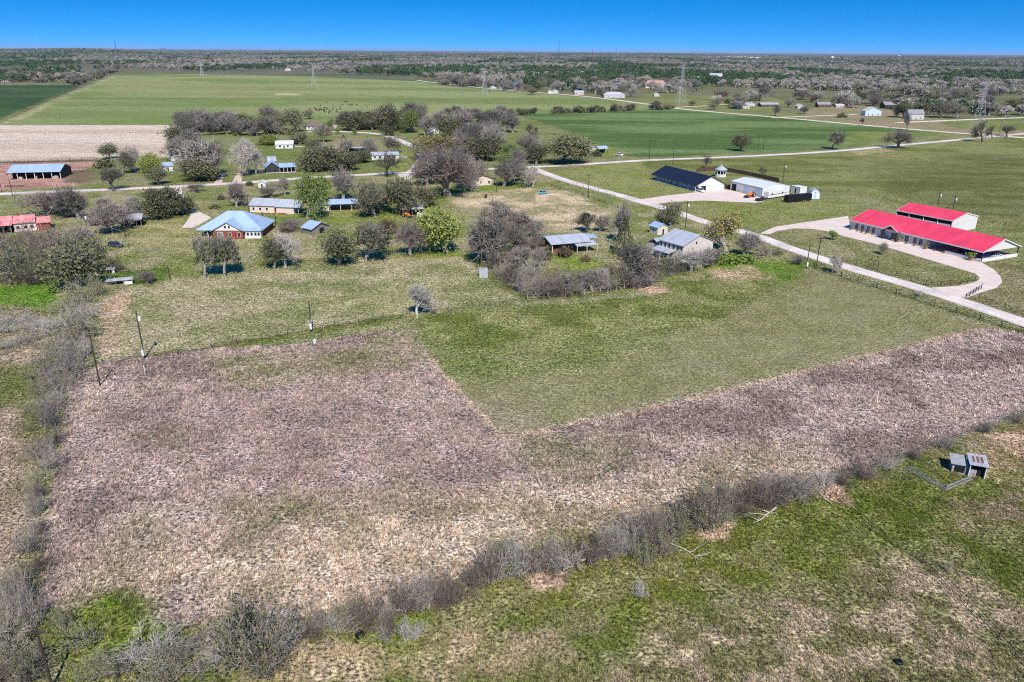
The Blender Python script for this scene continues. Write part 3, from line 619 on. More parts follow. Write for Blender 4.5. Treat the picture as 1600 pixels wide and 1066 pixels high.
def tuft_mat():
    m, nt, b = new_mat('grass_tufts'); L = nt.links
    a = nd(nt, 'ShaderNodeAttribute', attribute_name='tcol'); a.attribute_type = 'INSTANCER'
    geo = nd(nt, 'ShaderNodeNewGeometry'); mr = nd(nt, 'ShaderNodeMapRange'); mr.inputs[3].default_value = .75; mr.inputs[4].default_value = 1.25
    L.new(geo.outputs['Random Per Island'], mr.inputs[0])
    vs = nd(nt, 'ShaderNodeVectorMath', operation='SCALE'); L.new(a.outputs['Color'], vs.inputs[0]); L.new(mr.outputs[0], vs.inputs['Scale'])
    L.new(vs.outputs[0], b.inputs['Base Color']); b.inputs['Roughness'].default_value = .9; b.inputs['Specular IOR Level'].default_value = .05
    return m
M_TUFT = tuft_mat()
TUFTS = [proto_obj('tuft', tuft_mesh(s, M_TUFT)) for s in range(4)]
def scatter_grass(name, px, dens, hgt, label, seed, gain=1.12, edge=0.4):
    P = np.array(WP(px)); rs = np.random.RandomState(seed)
    x0, y0 = P.min(0); x1, y1 = P.max(0); n = int((x1-x0)*(y1-y0)*dens)
    x = rs.uniform(x0, x1, n); y = rs.uniform(y0, y1, n); wx = (fbm(x/5, y/5, 4, 3)-.5)*5; wy = (fbm(x/5, y/5, 5, 3)-.5)*5
    m = in_poly(x+wx*edge, y+wy*edge, [tuple(q) for q in P])
    x, y = x[m], y[m]; r = np.hypot(x, y)
    ang = np.abs(np.arctan2(x, y)); k = (ang < rad(44)) & (rs.rand(len(x)) < np.clip(120/r, .25, 1.0))
    x, y, r = x[k], y[k], r[k]
    f = fbm(x/3.2, y/3.2, seed, 3); k = rs.rand(len(x)) < sstep(.28, .55, f)*.75+.25
    x, y, r, f = x[k], y[k], r[k], f[k]; n = len(x)
    col, _ = ground_color(x, y); lum = (rs.normal(1, .34, n).clip(.32, 1.8))*gain
    c4 = np.ones((n, 4)); c4[:, :3] = col*lum[:, None]
    h = hgt*rs.uniform(.55, 1.25, n)*(.7+.7*f); w = h*rs.uniform(.8, 1.3, n)*np.clip(r/110, 1, 1.7)
    rot = np.stack([rs.normal(0, .12, n)+.10, rs.normal(0, .12, n)+.22, rs.uniform(0, 6.28, n)], 1)
    scatter(name, np.stack([x, y, np.zeros(n)], 1), np.stack([w, w, h], 1), rot, c4, TUFTS, label)
    return n
nt_ = 0
nt_ += scatter_grass('dry_grass', PINK, 8.5, .44, 'tall pinkish dry grass covering the unmown field', 1, .98)
nt_ += scatter_grass('meadow_grass', [(400,1110),(480,975),(700,910),(860,855),(1000,820),(1180,775),(1340,745),(1600,650),(1760,612),(1760,1110)], 16.0, .30, 'mixed green and straw grass in front of the brush line', 2)
nt_ += scatter_grass('verge_grass', [(-120,1110),(-120,480),(0,478),(70,488),(110,520),(100,600),(75,720),(60,960),(250,985),(480,972),(400,1110)], 8.0, .36, 'rough grass left of the hedge', 3)
nt_ += scatter_grass('pasture_grass', [(165,452),(300,432),(600,400),(740,404),(822,470),(1010,455),(1250,410),(1290,428),(1100,510),(850,560),(650,530),(640,496),(480,522),(160,570)], 4.5, .20, 'short patchy pasture grass behind the wire fence', 4, 1.05)
nt_ += scatter_grass('mown_grass', [(652,535),(780,680),(1530,512),(1262,414),(1100,512),(850,562)], 6.0, .09, 'close mown grey green grass in the cut field', 5, 1.08)
print('tufts', nt_)

# woodland out to the horizon
def far_proto(seed, leaf, bark, n, conic=False, size=.085, full=1.0):
    rg = random.Random(seed); mb = MB(); mb.tube((0, 0, -.02), (0, 0, .55), .03, .015, 4, 0, False)
    cl = [(Vector((rg.gauss(0, .2), rg.gauss(0, .2), rg.uniform(.35, .85))), rg.uniform(.12, .2)) for i in range(9)]
    for i in range(n):
        c, r = rg.choice(cl); d = Vector((rg.gauss(0, 1), rg.gauss(0, 1), rg.gauss(0, 1))).normalized()*r*rg.uniform(.5, 1.1)
        quad_leaf(mb, c+d, size, rg, 1)
    return proto_obj('far_tree', mb.mesh('far_tree', [bark, leaf]))
def far_bare(seed, bark):
    tr, cr = make_tree(seed, bark, levels=3, kids=(5, 4, 3), spread=.9, l0=.15, twig=3.0, minr=.009)
    bm = bmesh.new(); bm.from_mesh(tr); bm.from_mesh(cr); me = bpy.data.meshes.new('far_bare'); bm.to_mesh(me); bm.free()
    for p in me.polygons: p.material_index = 0
    me.materials.append(bark); return proto_obj('far_bare', me)
FB = bark_mat('far_twigs', (0.40, 0.365, 0.33), .4); FB2 = bark_mat('far_twigs_warm', (0.40, 0.345, 0.285), .4)
LF_FAROL = leaf_mat('far_olive', (0.13, 0.14, 0.085), (0.21, 0.21, 0.13), .5)
EV = [far_proto(s, LF_PINE, BARK_DARK, 150) for s in (31, 32, 33)]
OL = [far_proto(s, LF_FAROL, BARK_GREY, 90, size=.07) for s in (34, 35)]
BA = [far_bare(41, FB), far_bare(42, FB2), far_bare(43, FB)]
def woodland():
    rs = np.random.RandomState(11); n = 60000
    r = np.exp(rs.uniform(math.log(800), math.log(16000), n)); a = rs.uniform(-rad(43), rad(43), n)
    x, y = r*np.sin(a), r*np.cos(a)
    C = RMT @ Vector((0, 0, 0)); R3 = np.array(RMT)
    q = R3 @ np.stack([x, y, np.full(n, -CAMZ)]); u = 800+FPX*q[0]/(-q[2]); v = 533-FPX*q[1]/(-q[2])
    dense = in_poly(u, v, [(-300,60),(1900,60),(1900,128),(1560,150),(1440,153),(1400,146),(1250,141),(1180,132),(1100,122),(1000,126),(900,130),(830,134),(780,136),(742,133.5),(704,128.5),(672,124),(640,119.5),(560,117.5),(400,113),(300,111.5),(180,107),(135,99),(60,104),(-300,110)])
    left = in_poly(u, v, [(-300,110),(60,104),(135,99),(182,108),(160,116),(128,129.5),(-300,131)])
    right = in_poly(u, v, [(1100,122),(1250,141),(1440,153),(1560,150),(1900,128),(1900,183),(1600,182),(1480,184),(1420,176),(1335,158),(1240,160),(1180,160),(1090,150),(1070,136)])
    vil = in_poly(u, v, [(830,134),(1000,126),(1100,122),(1085,150),(1010,143),(930,147),(830,141)])
    cl = fbm(x/420, y/420, 3, 4); cf = fbm(x/1500+5, y/1500, 1, 3)
    keep = (dense & ((cl > .36) | (r < 1900))) | (left & (rs.rand(n) < .45) & (cl > .40)) | (right & (rs.rand(n) < .75) & (cl > .42)) | (vil & (rs.rand(n) < .28))
    pale = in_poly(u, v, [(1430,107),(1470,104.5),(1700,107),(1700,113),(1470,111)])      # open fields inside the wood
    slit = in_poly(u, v, [(1400,132),(1600,137),(1700,140),(1700,144),(1600,141),(1400,135)])
    slit2 = in_poly(u, v, [(95,112),(180,109),(182,113),(130,118)])
    keep &= ~(pale | slit | slit2)
    x, y, r, u, v, cf, a = x[keep], y[keep], r[keep], u[keep], v[keep], cf[keep], a[keep]; n = len(x)
    g = fbm(x/260+9, y/700, 2, 4)
    band = np.exp(-((v-116-(u-700)*.012)/11)**2)*((u > 480) & (u < 1150))*.15 + np.exp(-((v-122-(u-1400)*.02)/7)**2)*(u > 1150)*.10 + ((u < 115) & (v < 108) & (v > 86))*.10
    ev = (g+band+rs.normal(0, .05, n)) > .535
    ol = ~ev & (rs.rand(n) < .25)
    hgt = rs.uniform(8, 15.5, n)*np.where(ev, 1.1, 1.0); wd = hgt*rs.uniform(.85, 1.4, n)
    ang = np.abs(a)
    R = np.hypot(x, y)
    hill = sstep(4500, 9000, R)*(26*fbm(a*9+3, R/5000, 4, 4)-8)+sstep(5000, 8000, R)*38*np.exp(-((a+.50)/.07)**2)+sstep(6000, 9000, R)*16*np.exp(-((a-.16)/.10)**2)
    hill *= 1-sstep(14000, 24000, R)
    rot = np.stack([np.zeros(n), np.zeros(n), rs.uniform(0, 6.28, n)], 1)
    for nm, m, pr, lb in (('evergreen_woodland', ev, EV, 'dark green evergreen woodland spreading to the horizon'), ('leafless_woodland', ~ev & ~ol, BA, 'grey leafless woodland spreading to the horizon'), ('olive_woodland', ol, OL, 'olive budding trees mixed into the far woodland')):
        k = m; c = int(k.sum())
        scatter(nm, np.stack([x[k], y[k], hill[k]-.2], 1), np.stack([wd[k], wd[k], hgt[k]], 1), rot[k], np.ones((c, 4)), pr, lb)
woodland()

# ------------------------------------------------------------------ building kit
M_GLASS = mat('window_glass', (0.02, 0.025, 0.035), 0.12, 0.1, 2, spec=0.6)
M_TRIM = mat('white_trim', (0.68, 0.67, 0.65), 0.6, 0.04, 2)
M_WHITE = mat('white_siding', (0.64, 0.63, 0.61), 0.7, 0.05, 1.0, stripe=0.025, stripe_w=0.6)
M_REDROOF = mat('red_metal_roof', (0.72, 0.058, 0.115), 0.5, 0.12, 0.3, stripe=0.07, stripe_w=0.9)
M_NAVY = mat('navy_metal_roof', (0.016, 0.019, 0.036), 0.45, 0.1, 0.5, stripe=0.10, stripe_w=0.8)
M_TIN = mat('galvanised_roof', (0.50, 0.52, 0.56), 0.42, 0.10, 0.5, stripe=0.09, stripe_w=0.9, metallic=0.25)
M_TINBLUE = mat('blue_grey_metal_roof', (0.40, 0.52, 0.70), 0.42, 0.06, 0.4, stripe=0.05, stripe_w=0.9, metallic=0.2)
M_TINDK = mat('weathered_tin', (0.36, 0.36, 0.38), 0.6, 0.25, 0.9, stripe=0.14, stripe_w=0.8)
M_STONE = mat('pale_stone_wall', (0.60, 0.53, 0.47), 0.9, 0.22, 2.5)
M_PINKW = mat('pale_pink_wall', (0.66, 0.54, 0.48), 0.9, 0.08, 1)
M_BRICK = mat('red_brick_wall', (0.23, 0.075, 0.05), 0.9, 0.25, 4)
M_WOOD = mat('grey_timber', (0.22, 0.19, 0.165), 0.9, 0.25, 2, stripe=.15, stripe_w=.2)
M_BROWN = mat('brown_board', (0.105, 0.062, 0.045), 0.85, 0.2, 2, stripe=.15, stripe_w=.2)
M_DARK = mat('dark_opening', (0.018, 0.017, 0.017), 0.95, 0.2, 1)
M_SHINGLE = mat('brown_shingle', (0.17, 0.125, 0.105), 0.95, 0.2, 1.5)
M_SHGREY = mat('grey_shingle', (0.25, 0.25, 0.27), 0.95, 0.15, 1.5)
M_BLACK = mat('black_paint', (0.012, 0.012, 0.013), 0.45, 0.1, 2)
M_STEEL = mat('dark_steel', (0.045, 0.042, 0.042), 0.6, 0.2, 3)
M_POLE = mat('creosote_pole', (0.055, 0.042, 0.034), 0.9, 0.25, 3)
M_RUST = mat('rusty_pink_roof', (0.64, 0.25, 0.255), 0.7, 0.22, 0.7, stripe=.12, stripe_w=1.1)
M_SLAB = mat('concrete', (0.55, 0.51, 0.47), 0.9, 0.1, 1)
M_RED = mat('red_paint', (0.35, 0.03, 0.03), 0.6, 0.1, 2)
M_ORANGE = mat('orange_paint', (0.72, 0.22, 0.04), 0.5, 0.15, 2)
M_BLUE = mat('blue_door', (0.42, 0.55, 0.72), 0.6, 0.05, 1)

def plot(name, label, cat, A, B, group=None):
    a, b = G(*A), G(*B); r = empty(name, a, math.atan2(b.y-a.y, b.x-a.x)); tag(r, label, cat, group)
    return r, (b-a).length
def depth_to(root, A, B, C):
    """depth in metres of ground pixel C behind the line A-B"""
    a, b, c = G(*A), G(*B), G(*C); d = (b-a).normalized(); n = Vector((-d.y, d.x, 0)); return (c-b).dot(n)
def walls(root, L, D, h, rise, axis, m, x0=0, y0=0, name='wall', z0=-.1):
    mb = MB()
    if axis == 'x': mb.prism([(y0, z0), (y0+D, z0), (y0+D, h), (y0+D/2, h+rise), (y0, h)], x0, x0+L, 'x')
    elif axis == 'y': mb.prism([(x0, z0), (x0+L, z0), (x0+L, h), (x0+L/2, h+rise), (x0, h)], y0, y0+D, 'y')
    else: mb.box(x0, x0+L, y0, y0+D, z0, h)
    return mb.build(name, m, root)
def gable(root, L, D, h, rise, axis, m, x0=0, y0=0, oh=.5, t=.14, name='roof', fascia=None, og=None):
    mb = MB(); og = oh if og is None else og; h += .03
    W = D if axis == 'x' else L; o = y0 if axis == 'x' else x0; s = rise/(W/2)
    prof = [(o-oh, h-oh*s), (o+W/2, h+rise), (o+W+oh, h-oh*s), (o+W+oh, h-oh*s+t), (o+W/2, h+rise+t), (o-oh, h-oh*s+t)]
    a, b = (x0-og, x0+L+og) if axis == 'x' else (y0-og, y0+D+og)
    P = lambda q, tt: (tt, q[0], q[1]) if axis == 'x' else (q[0], tt, q[1])
    vs = [P(q, a) for q in prof]+[P(q, b) for q in prof]
    fs = [(0, 1, 4, 5), (1, 2, 3, 4), (6, 11, 10, 7), (7, 10, 9, 8)]+[(i, (i+1) % 6, (i+1) % 6+6, i+6) for i in range(6)]
    mb.add(vs, fs); rf = mb.build(name, m, root)
    cap = MB(); ridge = [P((o+W/2-.22, h+rise+t+.02-.22*s), 0), P((o+W/2+.22, h+rise+t+.02-.22*s), 0)]
    c3 = [(o+W/2-.25, h+rise+t-.25*s+.012), (o+W/2, h+rise+t+.05), (o+W/2+.25, h+rise+t-.25*s+.012)]
    cap.prism(c3, a, b, 'x' if axis == 'x' else 'y'); cap.build('ridge_cap', m, rf)
    if fascia:
        f = MB(); w = .16
        for sgn in (0, 1):
            e = o-oh-.05 if sgn == 0 else o+W+oh; zz_ = h-oh*s
            if axis == 'x': f.box(a-.02, b+.02, e, e+.05, zz_-w, zz_+t+.02)
            else: f.box(e, e+.05, a-.02, b+.02, zz_-w, zz_+t+.02)
        for tt in (a-.06, b):                            # rakes
            pr = [(o-oh, h-oh*s-w), (o+W/2, h+rise-w), (o+W+oh, h-oh*s-w), (o+W+oh, h-oh*s+t+.02), (o+W/2, h+rise+t+.02), (o-oh, h-oh*s+t+.02)]
            vs = [P(q, tt) for q in pr]+[P(q, tt+.06) for q in pr]
            f.add(vs, fs)
        f.build('fascia', fascia, rf)
    return rf
def hip(root, L, D, h, rise, m, x0=0, y0=0, oh=.5, inset=None, name='roof'):
    i = D/2 if inset is None else inset; mb = MB(); a, b, c, d = x0-oh, x0+L+oh, y0-oh, y0+D+oh; h += .03; s = rise/(D/2); z = h-oh*s
    vs = [(a, c, z), (b, c, z), (b, d, z), (a, d, z), (x0+i, y0+D/2, h+rise), (x0+L-i, y0+D/2, h+rise)]
    lo = [(q[0], q[1], q[2]-.16) for q in vs[:4]]
    mb.add(vs+lo, [(0, 1, 5, 4), (2, 3, 4, 5), (1, 2, 5), (3, 0, 4), (0, 6, 7, 1), (1, 7, 8, 2), (2, 8, 9, 3), (3, 9, 6, 0), (6, 9, 8, 7)])
    return mb.build(name, m, root)
def shed_roof(root, x0, x1, y0, y1, z0, z1, m, t=.1, name='roof'):
    """plane rising from z0 at y0 to z1 at y1"""
    mb = MB(); mb.prism([(y0, z0), (y1, z1), (y1, z1+t), (y0, z0+t)], x0, x1, 'x'); return mb.build(name, m, root)
def opening(root, face, s, z, w, h, L, D, name='window', fm=None, gm=None, x0=0, y0=0, p=.05, fw=.09, mull=False):
    fm = fm or M_TRIM; gm = gm or M_GLASS
    def bx(a, b, z0_, z1_, q0, q1):
        mb = MB()
        if face == 'f': mb.box(x0+a, x0+b, y0-q1, y0-q0, z0_, z1_)
        elif face == 'r': mb.box(x0+L+q0, x0+L+q1, y0+a, y0+b, z0_, z1_)
        elif face == 'l': mb.box(x0-q1, x0-q0, y0+a, y0+b, z0_, z1_)
        return mb
    o = bx(s-w/2, s+w/2, z, z+h, -.02, p).build(name, fm, root)
    g = bx(s-w/2+fw, s+w/2-fw, z+(fw if name == 'window' else .0), z+h-fw, -.01, p+.012).build('pane' if gm is M_GLASS else 'panel', gm, o)
    if mull: bx(s-.035, s+.035, z+fw, z+h-fw, 0, p+.03).build('mullion', fm, o)
    return o
def post(root, x, y, h, r=.09, m=None, name='post', z0=-.05):
    mb = MB(); mb.box(x-r, x+r, y-r, y+r, z0, h); return mb.build(name, m or M_TRIM, root)

# ------------------------------------------------------------------ ranch house with the long red roof
A, B, Cc = (1328,358), (1533,410), (1585,400)
r, L = plot('ranch_house', 'long white ranch house with pinkish red metal roof and open carport end', 'house', A, B); D = depth_to(r, A, B, Cc)
fp = 0.615*L; h = 3.4; rise = 3.0
print('ranch', L, D)
mb = MB(); mb.prism([(0, -.1), (D, -.1), (D, h), (D/2, h+rise), (0, h)], 0, fp, 'x'); mb.build('wall', M_WHITE, r)
gable(r, L, D, h, rise, 'x', M_REDROOF, oh=.6, og=.4, fascia=M_TRIM)
mb = MB(); mb.prism([(0.02, h-.25), (D-.02, h-.25), (D-.02, h-.05), (D/2, h+rise-.05), (.02, h-.05)], L-.14, L-.02, 'x'); mb.build('gable_panel', M_WHITE, r)
mb = MB(); mb.box(fp, L, -.01, D, -.1, .05); mb.build('carport_floor', M_SLAB, r)
for x in (fp+.36*(L-fp), L-.15): post(r, x, .15, h-.05, .12, M_STEEL)
for x in (L-.15, fp+.36*(L-fp)): post(r, x, D-.15, h-.05, .12, M_STEEL)
mb = MB(); mb.box(L-.3, L+.05, .1, D-.1, -.1, 1.0); mb.box(fp+.36*(L-fp), L-.3, -.1, .18, -.1, .9); mb.build('low_wall', M_TRIM, r)
for s in (.055, .105, .155, .20, .27): opening(r, 'f', s*L, .55, 1.35, 2.05, L, D, 'window', M_STONE, M_GLASS, mull=True)
for s in (.468, .53, .575): opening(r, 'f', s*L, .5, 1.5, 2.1, L, D, 'window', M_STONE, M_GLASS, mull=True)
for s in (.01, .075, .13, .178, .235, .30, .44, .50, .555, .605): 
    mb = MB(); mb.box(s*L-.12, s*L+.12, -.09, 0.0, -.05, h-.02); mb.build('pilaster', M_STONE, r)
ex = .365*L; ew = 2.6                                       # entry porch
mb = MB(); mb.prism([(ex-ew-.5, 3.45), (ex, 5.15), (ex+ew+.5, 3.45), (ex+ew+.5, 3.65), (ex, 5.40), (ex-ew-.5, 3.65)], -2.4, 5.5, 'y'); pr = mb.build('porch_roof', M_REDROOF, r)
mb = MB(); mb.prism([(ex-ew-.5, 3.3), (ex, 5.0), (ex+ew+.5, 3.3), (ex+ew+.5, 3.68), (ex, 5.44), (ex-ew-.5, 3.68)], -2.5, -2.41, 'y'); mb.build('porch_fascia', M_TRIM, pr)
for sx in (-1, 1):
    mb = MB(); mb.box(ex+sx*ew-.35, ex+sx*ew+.35, -2.25, -1.55, -.05, 2.2); mb.box(ex+sx*ew-.18, ex+sx*ew+.18, -2.1, -1.72, 2.2, 3.5); mb.build('porch_column', M_STEEL, r)
    mb = MB(); mb.tube((ex+sx*ew, -2.2, 3.3), (ex, -2.2, 4.9), .12, .12, 4); mb.build('porch_truss', M_STEEL, r)
opening(r, 'f', ex, 0, 1.8, 2.4, L, D, 'door', M_BROWN, M_GLASS)
M_POT = mat('clay_pot', (.30, .16, .11), .8); RANCH = r
def at_local(root, x, y, z=0):
    c, s_ = math.cos(root.rotation_euler.z), math.sin(root.rotation_euler.z); return Vector((root.location.x+c*x-s_*y, root.location.y+s_*x+c*y, z))
def pot(root, x, y, sz, label, leaf, z=0.09):
    e = empty('potted_plant', at_local(root, x, y, z)); tag(e, label, 'potted plant', 'pots along the ranch house front')
    MB().lathe([(sz*.32, 0), (sz*.42, sz*.55), (sz*.46, sz*.6)], 10).build('pot', M_POT, e)
    rg = random.Random(int(x*10)); mb = MB()
    for i in range(70): quad_leaf(mb, Vector((rg.gauss(0, .3), rg.gauss(0, .3), rg.uniform(.6, 1.3)))*sz, sz*.16, rg, 0)
    mb.build('foliage', leaf, e)
pots = [(.03, 1.0, 'first potted plant at the left corner of the ranch house'), (.085, .6, 'second pot from the left along the ranch house front'), (.125, .9, 'third pot from the left along the ranch house front'), (.165, .9, 'fourth pot from the left along the ranch house front'), (.215, .6, 'pot between two windows left of the ranch house porch'), (.295, .9, 'leafy pot just left of the ranch house porch'), (.425, 1.3, 'big leafy pot just right of the ranch house porch'), (.49, .7, 'pot under the first window right of the porch'), (.55, .7, 'pot under the last windows before the carport'), (.635, 1.5, 'bushy potted plant at the front of the carport'), (.70, .6, 'small pot beside the first carport post'), (.76, .5, 'small pot beyond the first carport post'), (.945, 1.9, 'large leafy plant at the carport front corner')]
for s, z_, lb in pots: pot(r, s*L, -1.3, z_, lb, LF_OAK if z_ < 1.2 else LF_GREEN)

# red roofed barn behind it
A, B, Cc = (1398,347.5), (1485,365), (1530,358.5)
r, L = plot('red_roof_barn', 'white metal barn with pinkish red roof standing behind the ranch house', 'barn', A, B); D = depth_to(r, A, B, Cc); h = 4.6; print('barn', L, D)
mb = MB(); mb.box(0, L, .0, .15, -.1, h-1.5); mb.build('front_wall', M_WHITE, r)
mb = MB(); mb.box(0, .15, .16, D, -.1, h); mb.box(.16, L-.2, D-.15, D, -.1, h); mb.prism([(.0, -.1), (D, -.1), (D, h), (D/2, h+1.9), (.0, h)], L-.15, L, 'x'); mb.build('wall', M_WHITE, r)
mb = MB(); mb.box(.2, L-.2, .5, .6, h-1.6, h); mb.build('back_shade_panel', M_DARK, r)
for x in (.1, L*.24, L*.5, L*.75, L-.1): post(r, x, -.12, h, .1, M_TRIM)
gable(r, L, D, h, 1.9, 'x', M_REDROOF, oh=.4, og=.15, fascia=M_TRIM)
opening(r, 'r', D*.30, 0, 3.4, 3.6, L, D, 'door', M_TINDK, M_WHITE, fw=.07)

# ------------------------------------------------------------------ navy roofed house
A, B, Cc = (1018,281), (1086,300), (1121,294)
r, L = plot('navy_roof_house', 'white house with navy metal roof, front porch and double garage', 'house', A, B); D = depth_to(r, A, B, Cc); h = 2.9; print('navy', L, D)
walls(r, L-.2, D-2.2, h, (D-2.2)*.22, 'x', M_WHITE, 0.1, 2.2)
gable(r, L, D, h-.2, D*.235, 'x', M_NAVY, oh=.3, og=.5)
mb = MB(); mb.prism([(2.1, h-.4), (D, h-.4), (D, h-.2), (D/2, h-.25+D*.235), (.05, h-.2), (.05, h-.4)], L-.12, L+.01, 'x'); mb.build('gable_panel', M_WHITE, r)
mb = MB(); mb.box(0, L, 0, 2.15, -.1, .12); mb.build('porch_floor', M_SLAB, r)
for i in range(7): post(r, .2+i*(L-.4)/6, .2, h-.25, .08, M_TRIM)
for s, w in ((.10, 1.3), (.22, 1.3), (.30, 1.3), (.52, 1.4), (.74, 1.3), (.84, 1.3)): opening(r, 'f', s*L, .7, w, 1.5, L, D, 'window', M_TRIM, M_GLASS, y0=2.2, mull=True)
for s in (.40, .93): opening(r, 'f', s*L, .1, 1.1, 2.2, L, D, 'door', M_TRIM, M_BROWN, y0=2.2)
opening(r, 'r', 4.4, 0, 3.2, 2.5, L-.1, D, 'garage_door', M_TRIM, M_DARK)
opening(r, 'r', 9.0 if D > 11 else 8.2, 0, 3.2, 2.5, L-.1, D, 'garage_door', M_TINDK, M_WHITE, fw=.06)
# workshop
A, B, Cc = (1141,296.5), (1190,308.5), (1228,303.8)
r, L = plot('metal_workshop', 'white metal workshop with shallow pale roof and three bay doors', 'workshop', A, B); D = depth_to(r, A, B, Cc); h = 4.0; print('shop', L, D)
walls(r, L, D, h, 1.3, 'x', M_WHITE); gable(r, L, D, h, 1.3, 'x', mat('pale_metal_roof', (.62, .64, .70), .45, .04, .4, stripe=.03), oh=.15, og=.1)
opening(r, 'f', L*.12, 0, 3.2, 3.1, L, D, 'bay_door', M_TINDK, M_DARK); opening(r, 'f', L*.30, 0, 1.1, 2.2, L, D, 'door', M_TINDK, M_TRIM, fw=.06)
for s in (.52, .86): opening(r, 'f', s*L, 0, 3.3, 3.1, L, D, 'bay_door', M_SHGREY, M_BLUE)
for x in (0, L):
    mb = MB(); mb.box(x-.08, x+.08, -.08, -.005, -.05, h); mb.build('corner_trim', M_SHGREY, r)
# gazebo bin
e = empty('gazebo', G(1125.5, 276)); tag(e, 'round white gazebo with conical metal roof by the brown fence', 'gazebo')
MB().lathe([(2.9, -.05), (2.9, .25)], 16).build('deck', M_SLAB, e)
for i in range(10):
    t = 2*math.pi*i/10; mb = MB(); mb.tube((2.7*math.cos(t), 2.7*math.sin(t), .2), (2.7*math.cos(t), 2.7*math.sin(t), 3.7), .13, .13, 6); mb.build('post', M_TRIM, e)
MB().lathe([(2.75, .2), (2.8, 1.35)], 16).build('low_wall', M_WHITE, e); MB().lathe([(2.76, 3.0), (2.8, 3.75)], 16).build('top_band', M_WHITE, e)
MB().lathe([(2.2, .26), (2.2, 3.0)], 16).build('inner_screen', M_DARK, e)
rf = MB().lathe([(3.25, 3.55), (3.2, 3.75), (.25, 5.6), (.2, 5.75)], 16).build('roof', M_TIN, e)
MB().lathe([(.3, 5.7), (.3, 6.0), (.02, 6.2)], 8).build('cap', M_TIN, rf)

def board_fence(px, h, m, label, step=.32, name='board_fence'):
    pts = [G(u, v) for u, v in px]; root = empty(name, pts[0]); tag(root, label, 'fence'); k = MB()
    bm_ = MB().box(-step*.47, step*.47, -.02, .02, 0, h).mesh('board', m)
    for a, b in zip(pts, pts[1:]):
        d = (b-a); n = max(int(d.length/1.6), 1); ang = math.atan2(d.y, d.x)
        pm = MB().box(-.78, .78, -.025, .025, .02, h).mesh('panel', m)
        for i in range(n):
            o = bpy.data.objects.new('panel', pm); COL.objects.link(o); o.parent = root; o.location = a+d*((i+.5)/n)-pts[0]; o.rotation_euler.z = ang; o.scale = (d.length/n/1.62, 1, RNG.uniform(.97, 1.03))
        for i in range(0, n+1, 2):
            o = post(root, 0, 0, h+.1, .06, M_WOOD); o.location = a+d*(i/n)-pts[0]+Vector((0, .1, 0))
    return root
board_fence([(1088,269),(1116,266.5),(1136,268),(1175,275.5),(1217,285)], 2.0, M_BROWN, 'tall brown privacy fence running behind the navy house and workshop')
board_fence([(1120.5,292.5),(1141,295.5)], 1.9, M_BROWN, 'short brown fence closing the gap between navy house and workshop')

# ------------------------------------------------------------------ sheds and trailers right of the workshop
A, B, Cc = (1235.5,300), (1249,303), (1257.5,301.5)
r, L = plot('storage_container', 'white storage container with open dark doorway', 'container', A, B); D = max(depth_to(r, A, B, Cc), 2.6); h = 2.8
walls(r, L, D, h, 0, 'flat', M_WHITE); mb = MB(); mb.box(-.06, L+.06, -.06, D+.06, h, h+.12); mb.build('roof', M_TRIM, r)
opening(r, 'f', L*.55, 0, 1.0, 2.2, L, D, 'door', M_TINDK, M_DARK)
for x in (0.0, L):
    mb = MB(); mb.box(x-.07, x+.07, -.09, -.01, -.05, h); mb.build('corner_post', M_SHGREY, r)
A, B = (1266,311), (1280,311.3); r, L = plot('rounded_shed', 'small silver shed with rounded barn roof beside the black trailer', 'shed', A, B); D = 4.2
pf = [(0, -.05), (L, -.05), (L, 2.3), (L*.9, 3.2), (L*.7, 3.9), (L*.5, 4.1), (L*.3, 3.9), (L*.1, 3.2), (0, 2.3)]
MB().prism(pf, 0, D, 'y').build('wall', mat('pale_blue_siding', (.62, .70, .80), .6, .05), r)
arc = pf[2:]; o_ = [(L/2+(x-L/2)*1.06, 2.25+(z-2.25)*1.05+.06) for x, z in arc]; mb = MB()
for (x0_, z0_), (x1_, z1_), (a0, b0), (a1, b1) in zip(o_, o_[1:], arc, arc[1:]): mb.add([(x0_, -.2, z0_), (x1_, -.2, z1_), (x1_, D+.2, z1_), (x0_, D+.2, z0_), (a0, -.2, b0+.02), (a1, -.2, b1+.02), (a1, D+.2, b1+.02), (a0, D+.2, b0+.02)], [(0, 1, 2, 3), (4, 7, 6, 5), (0, 4, 5, 1), (3, 2, 6, 7)])
mb.build('roof', M_TIN, r); opening(r, 'f', L*.5, 0, 1.1, 2.0, L, D, 'door', M_TRIM, M_BLUE); opening(r, 'f', L*.5, 2.4, .7, .6, L, D, 'window', M_TRIM, M_GLASS)

def wheel(root, x, y, rr, w=.24, name='wheel'):
    mb = MB(); mb.tube((x, y-w/2, rr), (x, y+w/2, rr), rr, rr, 14); o = mb.build(name, M_BLACK, root)
    mb = MB(); mb.tube((x, y-w/2-.01, rr), (x, y+w/2+.01, rr), rr*.55, rr*.55, 10); mb.build('rim', M_TIN, o); return o
def trailer(A, B, body, label, h=2.7, W=2.5, name='cargo_trailer', wheels=(.55, .63), stripe=None, roof=None):
    r, L = plot(name, label, 'trailer', A, B)
    MB().box(0, L, 0, W, .55, h).build('body', body, r, .08); MB().box(-.02, L+.02, -.02, W+.02, h+.005, h+.08).build('roof', roof or body, r)
    if stripe: MB().box(.1, L-.1, -.03, -.004, h*.55, h*.66).build('stripe', stripe, r)
    for s in wheels:
        for y in (.1, W-.1): wheel(r, s*L, y, .38)
    mb = MB(); mb.tube((0, W/2, .5), (-1.4, W/2, .5), .07, .07, 6); mb.build('hitch', M_STEEL, r)
    mb = MB(); mb.box(.1, L-.1, .15, W-.15, .4, .55); mb.build('chassis', M_STEEL, r)
    return r, L
